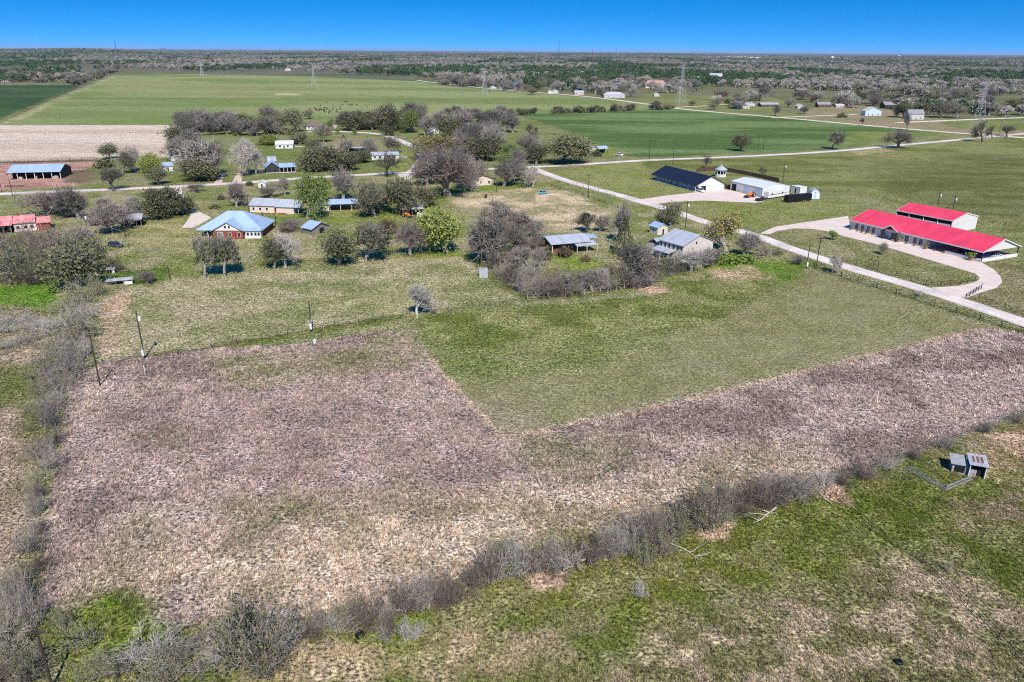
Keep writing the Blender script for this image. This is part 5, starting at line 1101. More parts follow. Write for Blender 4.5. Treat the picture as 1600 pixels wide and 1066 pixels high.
# far houses: (u, v base, width px, height px incl. roof, wall, roof, label)
M_FARW = mat('weathered_white_siding', (.50, .49, .47), .8, .12, .6)
M_REDTILE = mat('pale_red_tile', (.42, .24, .19), .9, .15, 1); M_LAV = mat('lavender_roof', (.44, .43, .48), .8, .06, .5)
FAR = [(960,153,32,9,M_FARW,M_LAV,'hip','wide low house with lavender grey hipped roof beside the far road'), (948,134,17,5,M_FARW,M_TIN,'x','white house among grey trees left of the red roofed villa'), (1025,138,34,12,M_PINKW,M_REDTILE,'hip','villa with pale red tiled roof in the far village'),
 (1026,151,8,6,M_FARW,M_FARW,'y','tiny white shed on the grass right of the lavender roofed house'), (1082,124,0,0,0,0,0,0), (1178,133,24,5,M_FARW,M_FARW,'x','long white building at the wood edge right of the school'), (886,139,22,8,M_FARW,M_TIN,'x','white house with grey roof at the near edge of the far village'),
 (868,146,9,6,M_FARW,M_FARW,'y','right one of two small white gabled sheds by the far road'), (860,146,7,5,M_FARW,M_FARW,'y','left one of two small white gabled sheds by the far road'), (905,148,14,6,M_PINKW,M_TIN,'x','tan cottage under a bare tree by the far road'), (1161,170,20,9,M_FARW,M_TINDK,'x','grey roofed trailer home beyond the far road'),
 (1175,166,9,6,M_FARW,M_FARW,'y','small white shed right of the grey roofed trailer home'), (1203,167,28,6,M_BROWN,M_TINDK,'x','long dark brown shed beyond the green field'), (1288,168,20,8,M_BROWN,M_SHGREY,'x','dark shed with grey roof at the wood edge'), (1313,168,13,5,M_FARW,M_FARW,'x','small white trailer under a pale bare tree'),
 (1364,181,25,13,mat('sky_blue_siding',(.50,.62,.76),.6,.05),M_FARW,'y','light blue gabled metal barn near the farm road'), (1397,170,30,10,M_STEEL,M_SHGREY,'x','long charcoal mobile home beneath dense green trees'), (1431,187,24,15,M_FARW,M_SHGREY,'x','grey roofed house at the edge of the right hand wood'), (1360,141,20,6,M_FARW,M_FARW,'x','white house deep among olive trees on the right'),
 (1252,143,14,4,M_BROWN,M_TINDK,'x','brown cabin in the grey wood on the right'), (1251,170,10,7,M_FARW,M_FARW,'y','white shed under bare trees beyond the green field'), (1314,136,11,4,M_FARW,M_TIN,'x','small pale house in the olive wood'), (45,127,10,7,M_FARW,M_FARW,'y','white barn beyond the dark green field at left'),
 (73,113,20,6,M_FARW,M_FARW,'x','long white house in the far left wood'), (8,128.5,20,3,M_FARW,M_FARW,'x','long white trailer at the left edge beyond the green field'), (62,124,20,3,M_FARW,M_TIN,'x','pale trailer home right of the white barn on the left'), (120,121,8,4,M_FARW,M_FARW,'x','small white hut among the left hedge trees'), (146,122,13,4,M_FARW,M_TIN,'x','white roofed shed at the end of the left hedge'),
 (771,140,9,6,M_FARW,M_FARW,'y','white shed at the wood edge behind the middle pylon'), (785,141,7,4,M_FARW,M_FARW,'x','small white shed right of the middle pylon'), (450,111,9,5,M_FARW,M_TIN,'y','white house at the far wood edge behind the left pylon'), (1594,126,16,4,M_FARW,M_FARW,'x','white shed at the right edge of the far wood'), (820,98,7,3,M_FARW,M_FARW,'x','speck of a white house high in the far wood'), (776,98,7,3,M_FARW,M_FARW,'x','speck of a white roof in the far middle wood'), (255,77.8,9,2.4,M_FARW,M_FARW,'x','white farm buildings near the left horizon'),(1210,116,10,3,M_FARW,M_FARW,'x','pale house in the wood right of the school')]
for f in FAR:
    if not f[4]: continue
    u, v, w, hp, wm, rm, ax, lb = f; p = G(u, v); k = pxm(p); Wm = w/k; Hm = max(height_m(u, v, hp), 3.2); Dm = min(max(Wm*.5, 6), 12)
    simple_house((u-w/2, v), (u+w/2, v), Dm, Hm*.58, Hm*.42, ax, wm, rm, 'far_house' if Wm > 9 else 'far_shed', lb, 'house' if Wm > 9 else 'shed', wins=(.2, .8) if Wm > 9 else (), group='buildings of the far village', door=Wm > 9)
r, L = simple_house((1084,126), (1132,126.5), 40, 7, 1.5, 'x', M_WHITE, M_LAV, 'school_building', 'large pale flat building with grey roof in the far wood', 'building', wins=()); walls(r, L*.4, 20, 12, 3, 'x', M_WHITE, L*.55, 15, 'hall_wall'); gable(r, L*.4, 20, 12, 3, 'x', M_LAV, L*.55, 15, name='hall_roof')
for s in range(9): opening(r, 'f', L*(s+.5)/9, 2, 3.5, 2.5, L, 40, 'window', M_TRIM, M_GLASS)
for u0, u1, v, lb in ((1100,1128,91.5,'left block of the white warehouses near the horizon'), (1132,1168,91,'middle and longest of the white warehouses near the horizon'), (1172,1190,92,'right block of the white warehouses near the horizon')):
    simple_house((u0, v), (u1, v), 60, 12, 3, 'x', M_TRIM, M_TRIM, 'warehouse', lb, 'warehouse', wins=(), group='white warehouses near the horizon')
e = empty('storage_tank', G(806,137.5)); tag(e, 'dark blue storage tank at the far wood edge', 'tank'); MB().lathe([(6, 0), (6, 9), (5, 10.2), (.3, 11)], 16).build('tank_shell', mat('blue_tank', (.05, .12, .22), .5, .1, .2), e); MB().tube((6.2, 0, 0), (6.2, 0, 9.5), .3, .3, 5).build('ladder', M_TIN, e)
for u, v, hh, lb in ((1299,101,42,'white water tower standing in the far right wood'), (1404,93,40,'tiny white water tower near the right horizon')):
    e = empty('water_tower', G(u, v)); tag(e, lb, 'water tower'); MB().lathe([(1.6, 0), (1.3, hh*.6), (2, hh*.68)], 10).build('stem', M_TRIM, e); MB().lathe([(2, hh*.66), (9, hh*.8), (9.5, hh*.88), (6, hh*.97), (.4, hh)], 14).build('bowl', M_TRIM, e)
for u, v, hh, lb in ((183,79,115,'thin radio mast on the left horizon'), (873,84,145,'tall thin radio mast on the middle horizon'), (925,84.5,80,'shorter radio mast right of the tall middle mast')):
    p = G(u, v+8); e = empty('radio_mast', p); tag(e, lb, 'mast'); s = (p.length)/5000
    MB().tube((0, 0, 0), (0, 0, hh*s*.62), 1.8*s, 1.0*s, 5).build('mast', M_STEEL, e); MB().tube((0, 0, hh*s*.6), (0, 0, hh*s*.68), 1.6*s, .6*s, 5).build('antenna', M_STEEL, e)

# ------------------------------------------------------------------ utility poles and pylons
def pole(u, v, hpx, label, arm=True, box=None, meter=False, lamp=False, rad_=.16, arm_rz=0.0):
    p = G(u, v); H = height_m(u, v, hpx); e = empty('utility_pole', p, arm_rz); tag(e, label, 'utility pole', 'utility poles')
    MB().tube((0, 0, -.2), (0, 0, H), rad_, rad_*.68, 8).build('pole', M_POLE, e)
    if arm:
        MB().box(-1.1, 1.1, -.06, .06, H-.75, H-.6).build('crossarm', M_POLE, e)
        for x in (-1, 0, 1): MB().tube((x, 0, H-.6 if x else H), (x, 0, H-.35 if x else H+.2), .05, .04, 6).build('insulator', M_SHGREY, e)
    if box: MB().lathe([(.26, H-2.2), (.3, H-2.1), (.3, H-1.3), (.2, H-1.2)], 10, (.48, -.1)).build('transformer', M_TRIM, e)
    if meter: MB().box(-.22, .22, -.42, -.18, .8, 2.1).build('meter_box', M_TRIM, e); MB().tube((.0, -.2, 2.1), (0, -.18, 3.4), .04, .04, 5).build('conduit', M_TIN, e)
    if lamp: MB().tube((0, 0, H-.2), (.5, -1.4, H+.15), .04, .04, 5).build('lamp_arm', M_STEEL, e); MB().box(.3, .75, -1.9, -1.3, H+.05, H+.25).build('lamp_head', M_STEEL, e)
    return e, H
PO = {}
for key, u, v, hp, kw, lb in (
 ('near', 82, 1075, 92, {}, 'utility pole rising from the bottom left corner of the picture'),
 ('a', 157, 604, 74, dict(arm=False), 'plain dark pole beside the left hedge'),
 ('b', 226, 561, 74, dict(arm=False, box=True, meter=True), 'pole with white transformer and white meter box by the wire fence'),
 ('c', 487, 519, 48, dict(arm=False, meter=True), 'slim pole with meter box midway along the wire fence'),
 ('d', 196, 370, 36, {}, 'pole right of the dark open shed on the left lawn'),
 ('e', 138, 371, 38, dict(box=True), 'pole with transformer above the left thicket'),
 ('f', 20, 307, 36, {}, 'roadside pole in front of the hay barn'), ('g', 3, 300, 22, dict(arm=False), 'short pole at the left edge by the road'),
 ('h', 390, 339, 36, {}, 'pole at the left end of the long pink bungalow'), ('i', 919, 308, 36, {}, 'pole beside the lane above the bare patch'),
 ('j', 1071, 356, 42, dict(box=True), 'pole with transformer beside the lane by the stone farmhouse'), ('k', 1014, 251, 33, {}, 'left one of two poles behind the navy roofed house'),
 ('l', 1051, 258, 27, {}, 'right one of two poles behind the navy roofed house'), ('m', 894, 258, 0, None, ''),
 ('n', 1223, 285, 30, dict(box=True), 'pole with transformer behind the workshop fence'), ('o', 1465, 321, 22, dict(box=True), 'left pole behind the red roofed barn'), ('p', 1489, 327, 22, dict(box=True), 'right pole behind the red roofed barn'),
 ('q', 1260, 420, 40, dict(arm=False, meter=True), 'pole with white base box by the lane corner'), ('r', 1275, 420, 50, dict(lamp=True), 'tall pole with lamp arm by the lane corner'),
 ('s', 623, 236, 26, {}, 'pole beside the curved village street'), ('t', 1184, 235, 26, {}, 'left one of twin poles by the cross road'), ('u2', 1192, 238, 26, {}, 'right one of twin poles by the cross road'),
 ('v', 1387, 222, 24, {}, 'pole behind the round bare tree at the cross road'), ('w', 1495, 195, 44, {}, 'tall pale pole left of the right hand pylon'), ('x', 1588, 184, 30, {}, 'tall pole right of the right hand pylon'),
 ('y', 1560, 212, 24, {}, 'pole behind the bare trees at the road junction'), ('z', 776, 300, 18, dict(arm=False), 'short post on the lawn right of the pale cottage')):
    if kw is None: continue
    PO[key] = pole(u, v, hp, lb, **kw)
def wire(name, a, b, sag, label, r=.018):
    mb = MB(); n = 14; pts = [a.lerp(b, i/n)-Vector((0, 0, sag*4*(i/n)*(1-i/n))) for i in range(n+1)]; o_ = pts[0].copy()
    for p, q in zip(pts, pts[1:]): mb.tube(p-o_, q-o_, r, r, 4, 0, False)
    o = mb.build(name, M_SHGREY); o.location = o_; tag(o, label, 'power line'); return o
def ptop(k, dx=0): e, H = PO[k]; return e.location+Vector((dx, 0, H-.4))
wire('power_line', ptop('near', .4), ptop('a'), 1.2, 'overhead wire from the bottom left pole to the hedge pole')
wire('power_line', ptop('a'), ptop('b'), .6, 'overhead wire between the hedge pole and the transformer pole')
wire('power_line', ptop('b'), ptop('c'), 1.0, 'overhead wire along the wire fence to the slim pole')

M_GALV = mat('galvanised_lattice', (.50, .50, .52), .5, .1, 1, metallic=.2)
def pylon(u, v, hpx, label, tw=1.0):
    p = G(u, v); H = height_m(u, v, hpx); e = empty('pylon', p, rad(18)); tag(e, label, 'pylon', 'lattice pylons crossing the fields'); k = max(.09, p.length*.00010)
    b = H*.11; wst = H*.026; zw = H*.60; zt = H*.93
    def corner(i, z):
        sx, sy = ((-1, -1), (1, -1), (1, 1), (-1, 1))[i]
        w = b+(wst-b)*min(z/zw, 1) if z < zw else wst; return Vector((sx*w, sy*w, z))
    for i in range(4):
        mb = MB(); mb.tube(corner(i, 0), corner(i, zw), k*1.2, k, 4); mb.tube(corner(i, zw), corner(i, zt), k, k*.8, 4); mb.build('leg', M_GALV, e)
    zs = [0, .16, .30, .42, .52, .60, .68, .76, .84, .93]; mb = MB()
    for z0, z1 in zip(zs, zs[1:]):
        for i in range(4):
            j = (i+1) % 4; mb.tube(corner(i, z0*H), corner(j, z1*H), k*.6, k*.6, 3); mb.tube(corner(j, z0*H), corner(i, z1*H), k*.6, k*.6, 3); mb.tube(corner(i, z1*H), corner(j, z1*H), k*.6, k*.6, 3)
    mb.build('bracing', M_GALV, e)
    for z, w in ((.66, .25), (.90, .17)):
        mb = MB()
        for s in (-1, 1):
            for y in (-1, 1): mb.tube((s*wst, y*wst, z*H), (s*w*H, 0, z*H+.3), k*.7, k*.6, 3); mb.tube((s*wst, y*wst, z*H+H*.055), (s*w*H, 0, z*H+.3), k*.7, k*.6, 3)
            for t in (.35, .7): mb.tube((s*(wst+(w*H-wst)*t), 0, z*H+.2), (s*(wst+(w*H-wst)*(t-.3)), 0, z*H+H*.055*(1-t+.3)), k*.5, k*.5, 3)
        mb.build('crossarm', M_GALV, e)
        for s in (-1, 1):
            for t in ((1,) if z > .8 else (.6, 1)): MB().tube((s*w*H*t, 0, z*H), (s*w*H*t, 0, z*H-2.2), k*1.1, k*1.1, 5).build('insulator', M_SHGREY, e)
    mb = MB()
    for s in (-1, 1): mb.tube((s*wst, 0, zt), (s*H*.07, 0, H), k*.7, k*.6, 4)
    mb.build('peak', M_GALV, e)
for a in ((491,135,38,'lattice pylon standing in the pale green pasture'), (757,149,44,'lattice pylon at the far road in the middle'), (1063,166,66,'lattice pylon where the hedge row meets the far road'), (1526,203,78,'largest lattice pylon at the right by the road junction'), (316,120,26,'small lattice pylon at the left far wood edge'), (177,107,14,'tiny lattice pylon in the far left wood')): pylon(*a)

# ------------------------------------------------------------------ fences
def wire_fence(px, step, h, m, label, wires=3, r=.045, name='wire_fence', rail=None, gaps=(), n=5):
    pts = []
    raw = [G(u, v) for u, v in px]
    for a, b in zip(raw, raw[1:]):
        k = max(int((b-a).length/step), 1); pts += [a.lerp(b, i/k) for i in range(k)]
    pts.append(raw[-1]); root = empty(name, pts[0]); tag(root, label, 'fence')
    r *= 1.5; pm = MB().tube((0, 0, -.2), (0, 0, h), r, r*.9, n).mesh('post', m)
    for p in pts:
        o = bpy.data.objects.new('post', pm); COL.objects.link(o); o.parent = root; o.location = p-pts[0]; o.rotation_euler = (RNG.gauss(0, .03), RNG.gauss(0, .03), RNG.uniform(0, 6)); o.scale = (1, 1, RNG.uniform(.9, 1.1))
    for w in range(wires):
        z = h*(.30+.62*w/max(wires-1, 1)); mb = MB(); rr = rail or .028
        for a, b in zip(pts, pts[1:]): mb.tube(a-pts[0]+Vector((0, 0, z)), b-pts[0]+Vector((0, 0, z)), rr, rr, 4, 0, False)
        mb.build('rail' if rail else 'wire', m, root)
    return root
wire_fence([(162,570),(226,559),(330,546),(410,531),(487,517),(560,505),(636,492)], 5.2, 1.35, M_STEEL, 'wire fence on dark posts across the pasture behind the tall dry grass', 3, .06)
wire_fence([(640,493),(700,484),(760,478),(822,468)], 9.0, 1.4, M_STEEL, 'sparse wire fence right of the lone pale shrub', 2, .05)
wire_fence([(1256,409),(1290,425),(1340,441),(1400,459),(1460,478),(1530,500),(1600,522),(1680,548)], 5.0, 1.5, M_STEEL, 'dark pipe fence along the near side of the lane', 3, .085, 'pipe_fence', .045)
wire_fence([(1446,446.5),(1470,447),(1500,445),(1523,439)], 2.6, 1.5, M_BLACK, 'black iron fence at the inner curve of the loop drive', 4, .06, 'iron_fence', .03)
wire_fence([(1509,467),(1520,460),(1533,452)], 2.2, 1.5, M_BLACK, 'black iron gate wing on the outer side of the loop drive', 4, .07, 'iron_fence', .03)
wire_fence([(1325,300),(1360,308),(1400,316)], 5, 1.4, M_STEEL, 'wire fence running toward the back of the red roofed barn', 3, .06)
wire_fence([(1535,344),(1570,353),(1660,374)], 4, 1.4, M_STEEL, 'pipe fence right of the red roofed barn', 3, .07, 'pipe_fence', .04)
wire_fence([(1282,301),(1325,300)], 5, 1.4, M_STEEL, 'wire fence behind the rounded shed', 3, .06)
wire_fence([(1530,466),(1570,482),(1620,500)], 4.5, 1.3, M_STEEL, 'low wire fence on the far side of the lane at right', 3, .05)
wire_fence([(1316,408),(1360,418),(1400,431),(1446,446)], 4.5, 1.3, M_STEEL, 'low wire fence between the lane and the ranch house lawn', 3, .045)
wire_fence([(862,291),(890,300),(920,309),(955,321),(985,332)], 4.0, 1.3, M_STEEL, 'dark post fence along the lane by the bare patch', 3, .08)
wire_fence([(848,278),(900,290),(960,306)], 6.0, 1.2, M_STEEL, 'thin wire fence on the far side of the lane', 2, .05)
wire_fence([(824,468),(850,466),(900,462),(950,456),(1000,447),(1010,443)], 2.3, 1.5, BARK_WHITE, 'pale rustic picket fence below the overgrown yard', 2, .06, 'picket_fence')
wire_fence([(742,402),(760,420),(790,445),(824,468)], 3.0, 1.4, M_WOOD, 'overgrown wooden fence on the left side of the yard', 3, .07)
wire_fence([(1070,424),(1120,413),(1180,405),(1230,396)], 3.0, 1.4, BARK_WHITE, 'pale post fence right of the stone farmhouse garden', 2, .06, 'picket_fence')
wire_fence([(1690,612),(1600,648),(1530,676),(1440,706),(1340,744),(1300,757)], 4.2, 1.3, M_WOOD, 'old wire fence along the lower edge of the dry grass', 3, .06)
wire_fence([(1306,777),(1360,830),(1440,880),(1510,948),(1560,1000),(1620,1060)], 7.0, 1.3, M_STEEL, 'sparse thin wire fence crossing the foreground grass at right', 3, .03)
wire_fence([(410,340),(412,354),(431,354),(430,340),(410,340)], 2.5, 1.7, M_BLACK, 'small black pipe pen beside the brick house', 4, .06, 'pipe_pen', .04)
wire_fence([(434,352),(440,362),(486,362),(480,352)], 2.5, 1.2, M_WOOD, 'low wooden pen with bare earth left of the tin shed', 3, .06, 'wooden_pen', .05)
wire_fence([(0,193),(60,165),(125,134)], 12, 1.4, M_STEEL, 'field fence along the dark green field at left', 2, .12)
wire_fence([(0,254),(90,252),(165,249)], 6, 1.5, M_STEEL, 'rail fence behind the hay barn', 3, .1, 'rail_fence', .06)
wire_fence([(100,272),(130,270),(160,268)], 5, 1.5, M_STEEL, 'rail fence right of the hay barn', 3, .1, 'rail_fence', .06)
wire_fence([(1545,214),(1570,217),(1605,222)], 6, 1.4, M_STEEL, 'dark fence by the road junction at far right', 3, .12)
wire_fence([(180,427),(262,420),(266,440)], 3, 1.2, M_STEEL, 'wire fence round the small green plot', 3, .05)
# metal arch gate on the ranch lawn, gate frame in the pasture
for A, B, h_, lb in (((1356,418),(1371,422),2.6,'dark steel gate frame on the ranch house lawn by the lane'), ((463,419),(469.5,418.5),2.0,'thin white gate frame under the bare tree left of centre')):
    r, L = plot('gate_frame', lb, 'gate', A, B)
    for x in (0, L/2, L): MB().tube((x, 0, -.1), (x, 0, h_), .08, .08, 6).build('post', M_STEEL, r)
    MB().tube((0, 0, h_), (L, 0, h_), .08, .08, 6).build('top_rail', M_STEEL, r); MB().tube((0, 0, h_*.4), (L, 0, h_*.4), .04, .04, 6).build('lower_rail', M_STEEL, r)

# ------------------------------------------------------------------ coop, pen and small things of the meadow
A, B = (1512,744), (1538,748.5); r, L = plot('chicken_coop', 'small grey weathered coop with rust striped tin roof', 'coop', A, B); D = 2.6
M_WTH = mat('weathered_board', (.34, .32, .32), .9, .3, 3, stripe=.25, stripe_w=.16)
for x0_, x1_ in ((0, .1), (L-.1, L)): MB().box(x0_, x1_, 0, D, -.05, 2.1).build('side_wall', M_WTH, r)
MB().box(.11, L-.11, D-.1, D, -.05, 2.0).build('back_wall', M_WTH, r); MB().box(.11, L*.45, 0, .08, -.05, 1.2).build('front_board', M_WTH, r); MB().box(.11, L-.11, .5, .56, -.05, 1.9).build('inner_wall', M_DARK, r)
MB().box(L+.005, L+.03, .8, 1.6, .2, 1.9).build('side_door', M_DARK, r)
for x in (.05, L-.05): post(r, x, -.05, 2.2, .06, M_TRIM)
for i in range(9):
    w_ = (L+.4)/9; sh = MB().prism([(-.4, 2.15), (D+.3, 2.5), (D+.3, 2.54), (-.4, 2.19)], -.2+i*w_, -.2+(i+1)*w_-.02, 'x').build('roof_sheet', M_TINDK if i % 2 else M_TIN, r)
    if i in (2, 4, 6): MB().prism([(.5, 2.325), (D-.5, 2.505), (D-.5, 2.53), (.5, 2.35)], -.16+i*w_, -.2+(i+1)*w_-.06, 'x').build('rust_patch', mat('rust_sheet', (.24, .07, .05), .8, .3, 3), sh)
MB().box(-2.2, -.01, .4, D, -.05, 1.5).build('annex', M_WTH, r); MB().prism([(.1, 1.55), (D+.3, 1.95), (D+.3, 2.00), (.1, 1.60)], -2.5, -.22, 'x').build('annex_roof', M_TINDK, r); MB().box(-1.9, -.5, .36, .4, .2, 1.2).build('annex_opening', M_DARK, r)
def mesh_panel(A, B, h_, label):
    r, L = plot('mesh_panel', label, 'fence panel', A, B); n = int(L/.28)
    for x in (0, L/2, L): post(r, x, 0, h_, .05, M_WOOD)
    mb = MB()
    for i in range(n+1): mb.box(L*i/n-.05, L*i/n+.05, -.012, .012, .03, h_-.05)
    mb.build('slats', mat('grey_mesh', (.30, .30, .30), .8, .2, 2), r)
    MB().box(0, L, -.03, -.015, h_-.25, h_-.12).build('top_rail', M_WTH, r); MB().box(0, L, -.03, -.015, .2, .32).build('bottom_rail', M_WTH, r)
mesh_panel((1417,736), (1477,768), 1.1, 'grey slatted pen panel left of the coop'); mesh_panel((1477,768), (1518,751), 1.1, 'grey slatted pen panel in front of the coop')
for A, B, lb in (((1490,703),(1516,710),'pale timber frame lying in the grass above the coop'), ((1512,697),(1528,702),'dark timber frame lying behind the coop')):
    r, L = plot('timber_frame', lb, 'timber frame', A, B)
    for y in (0, 2.2): MB().box(0, L, y, y+.1, 0, .1).build('long_bar', M_WTH, r)
    for x in (0, L*.5, L-.1): MB().box(x, x+.1, .11, 2.19, .0, .09).build('cross_bar', M_WTH, r)
r, L = plot('utility_cabinet', 'grey metal cabinet standing at the pasture corner', 'cabinet', (749,434.5), (762,434)); MB().box(0, L, 0, 2.0, -.05, 2.3).build('body', M_TIN, r, .04); MB().box(-.06, L+.06, -.06, 2.06, 2.31, 2.42).build('lid', M_TIN, r); MB().box(L*.3, L*.34, -.04, -.005, .1, 2.2).build('door_seam', M_SHGREY, r)
e = empty('water_well', G(492,536.5)); tag(e, 'small white water well drum by the slim pole', 'water well'); MB().lathe([(.35, -.05), (.35, .55), (.42, .6), (.42, .75), (.15, .9)], 12).build('drum', M_TRIM, e); MB().tube((0, 0, .85), (0, 0, 1.1), .06, .06, 6).build('pipe', M_TRIM, e)
for u, v, lb in ((227,586,'thin white marker post left of the transformer pole'), (329,545,'white marker post in the wire fence'), (505,516,'leaning pale brace post by the slim pole')):
    e = empty('marker_post', G(u, v), .3); tag(e, lb, 'post'); MB().tube((0, 0, -.1), (.35 if u == 505 else .05, 0, 1.9), .06, .05, 6).build('shaft', M_TRIM if u != 505 else BARK_WHITE, e); MB().box(-.07, .07, -.07, .07, 1.85, 2.0).build('cap', M_TRIM, e)
e = empty('rubbish_heap', G(92,387)); tag(e, 'heap of pale sheets and rubble in the thicket', 'rubbish'); rg = random.Random(5)
for i in range(9):
    mb = MB(); mb.box(-1.3, 1.3, -.05, .05, -.7, .7); o = mb.build('sheet', M_TIN if i % 2 else M_TRIM, e); o.location = (rg.uniform(-2.5, 2.5), rg.uniform(-1.5, 1.5), rg.uniform(.5, 1.3)); o.rotation_euler = (rg.uniform(.5, 1.3), rg.uniform(-.4, .4), rg.uniform(0, 3)); o.scale = (.8,)*3
def deadwood(u0, v0, u1, v1, label, seed, r0=.11, branch=5):
    a, b = G(u0, v0), G(u1, v1); L = (b-a).length; e = empty('dead_branch', a, math.atan2(b.y-a.y, b.x-a.x)); tag(e, label, 'dead branch', 'fallen dead wood'); rg = random.Random(seed)
    def limb(nm, p, d, L, r, n=6):
        mb = MB(); pts = [p]
        for i in range(n):
            d = (d+Vector((rg.gauss(0, .18), rg.gauss(0, .18), rg.gauss(0, .08)))).normalized(); q = pts[-1]+d*L/n; q.z = max(q.z, .06); mb.tube(pts[-1], q, r*(1-.8*i/n), r*(1-.8*(i+1)/n), 6, 0, i == 0); pts.append(q)
        mb.build(nm, BARK_WHITE, e); return pts
    pts = limb('trunk', Vector((0, 0, .2)), Vector((1, 0, .12)), L, r0)
    for k in range(branch):
        p = rg.choice(pts[1:-1]); limb('branch', p, Vector((rg.uniform(.1, 1), rg.choice((-1, 1))*rg.uniform(.5, 1), rg.uniform(-.1, .6))).normalized(), L*rg.uniform(.2, .55), r0*.55, 4)
for a in ((935,862,885,905,'large pale fallen branch sprawling at the brush line',1,.22,9), (1047,851,1108,878,'slender pale branch lying on the green grass',2,.12,4), (1212,795,1170,815,'bleached log at the right end of the brush',3,.16,4), (1300,790,1275,765,'short grey stick leaning on the orange earth',4,.08,2), (790,880,835,905,'pale bent branch in the middle of the brush',5,.12,7)): deadwood(*a)
for u, v, lb, hm in ((1432,254,'dark bent dead sapling in the right pasture',4), (1556,273,'taller dark forked dead sapling in the right pasture',6)):
    e = empty('dead_sapling', G(u, v)); tag(e, lb, 'dead sapling'); MB().tube((0, 0, -.1), (-.8, 0, hm*.5), .12, .09, 5).tube((-.8, 0, hm*.5), (1.2, 0, hm*.8), .09, .06, 5).build('trunk', BARK_DARK, e); MB().tube((1.2, 0, hm*.8), (1.8, 0, hm), .06, .04, 4).tube((-.8, 0, hm*.5), (-1.4, .3, hm*.7), .06, .03, 4).tube((1.2, 0, hm*.8), (2.6, 0, hm*.75), .05, .03, 4).build('branches', BARK_DARK, e)
e = MB().lathe([(.42, 0), (.55, .12), (.55, .28), (.42, .4), (.28, .36), (.28, .04)], 14).build('old_tyre', M_BLACK); e.location = G(562,994)+Vector((0, 0, .3)); e.rotation_euler = (1.2, .2, .4); tag(e, 'old black tyre leaning in the brush', 'tyre')
e = MB().lathe([(.30, -.02), (.42, .18), (.42, .32), (.30, .42), (.16, .40), (.16, .02)], 14).build('old_tyre', M_BLACK); e.location = G(1404,1037); tag(e, 'small black tyre lying in the foreground grass', 'tyre')
r, L = plot('swing_gate', 'rusty wire gate on orange earth at the brush end', 'gate', (1278,768), (1296,784))
for x in (0, L*.5, L): MB().tube((x, 0, -.1), (x, 0, 1.5), .05, .05, 5).build('post', M_STEEL, r)
for z_ in (.4, .9, 1.4): MB().tube((0, 0, z_), (L, 0, z_), .03, .03, 4).build('rail', M_STEEL, r)

# ------------------------------------------------------------------ cattle in the far pasture
def cow_mesh(m):
    me = bpy.data.meshes.new('cow_base'); V = [(0, 0, 1.15), (.55, 0, 1.2), (-.55, 0, 1.2), (.95, 0, 1.35), (1.25, 0, 1.2), (1.5, 0, 1.0), (.5, .22, .7), (.5, .24, .02), (.5, -.22, .7), (.5, -.24, .02), (-.5, .22, .75), (-.55, .24, .02), (-.5, -.22, .75), (-.55, -.24, .02), (-.8, 0, 1.15), (-.88, 0, .6)]
    E = [(0, 1), (0, 2), (1, 3), (3, 4), (4, 5), (1, 6), (6, 7), (1, 8), (8, 9), (2, 10), (10, 11), (2, 12), (12, 13), (2, 14), (14, 15)]
    R = [.40, .36, .36, .22, .17, .11, .13, .07, .13, .07, .16, .07, .16, .07, .07, .04]
    me.from_pydata(V, E, []); o = bpy.data.objects.new('cow_base', me); COL.objects.link(o)
    md = o.modifiers.new('s', 'SKIN'); o.modifiers.new('ss', 'SUBSURF').levels = 1
    for i, rr in enumerate(R): me.skin_vertices[0].data[i].radius = (rr, rr)
    me.skin_vertices[0].data[0].use_root = True
    dg = bpy.context.evaluated_depsgraph_get(); out = bpy.data.meshes.new_from_object(o.evaluated_get(dg)); bpy.data.objects.remove(o); out.materials.clear(); out.materials.append(m); return out
M_HIDE = mat('black_hide', (.014, .012, .011), .7, .2, 3, rnd=.4); CM = cow_mesh(M_HIDE); rg = random.Random(21)
horn = MB()
for s in (-1, 1): horn.tube((1.2, s*.12, 1.32), (1.15, s*.34, 1.36), .05, .02, 4)
HM = horn.mesh('ears', M_HIDE)
for i in range(34):
    u, v = (rg.gauss(505, 13), rg.gauss(172.5, 2.2)) if i < 24 else (rg.gauss(525, 25), rg.gauss(166, 3.5))
    e = bpy.data.objects.new('cow', CM); COL.objects.link(e); e.location = G(u, v); e.rotation_euler.z = rg.uniform(0, 6.28); e.scale = (1.0,)*3
    c = bpy.data.objects.new('ears', HM); COL.objects.link(c); c.parent = e
    tag(e, 'black cow grazing in the herd on the pale far pasture', 'cow', 'herd of black cattle')
e = bpy.data.objects.new('cow', CM); COL.objects.link(e); e.location = G(759,310); e.rotation_euler.z = 1.2; tag(e, 'lone black cow standing on the lawn near the pale cottage', 'cow')
c = bpy.data.objects.new('ears', HM); COL.objects.link(c); c.parent = e

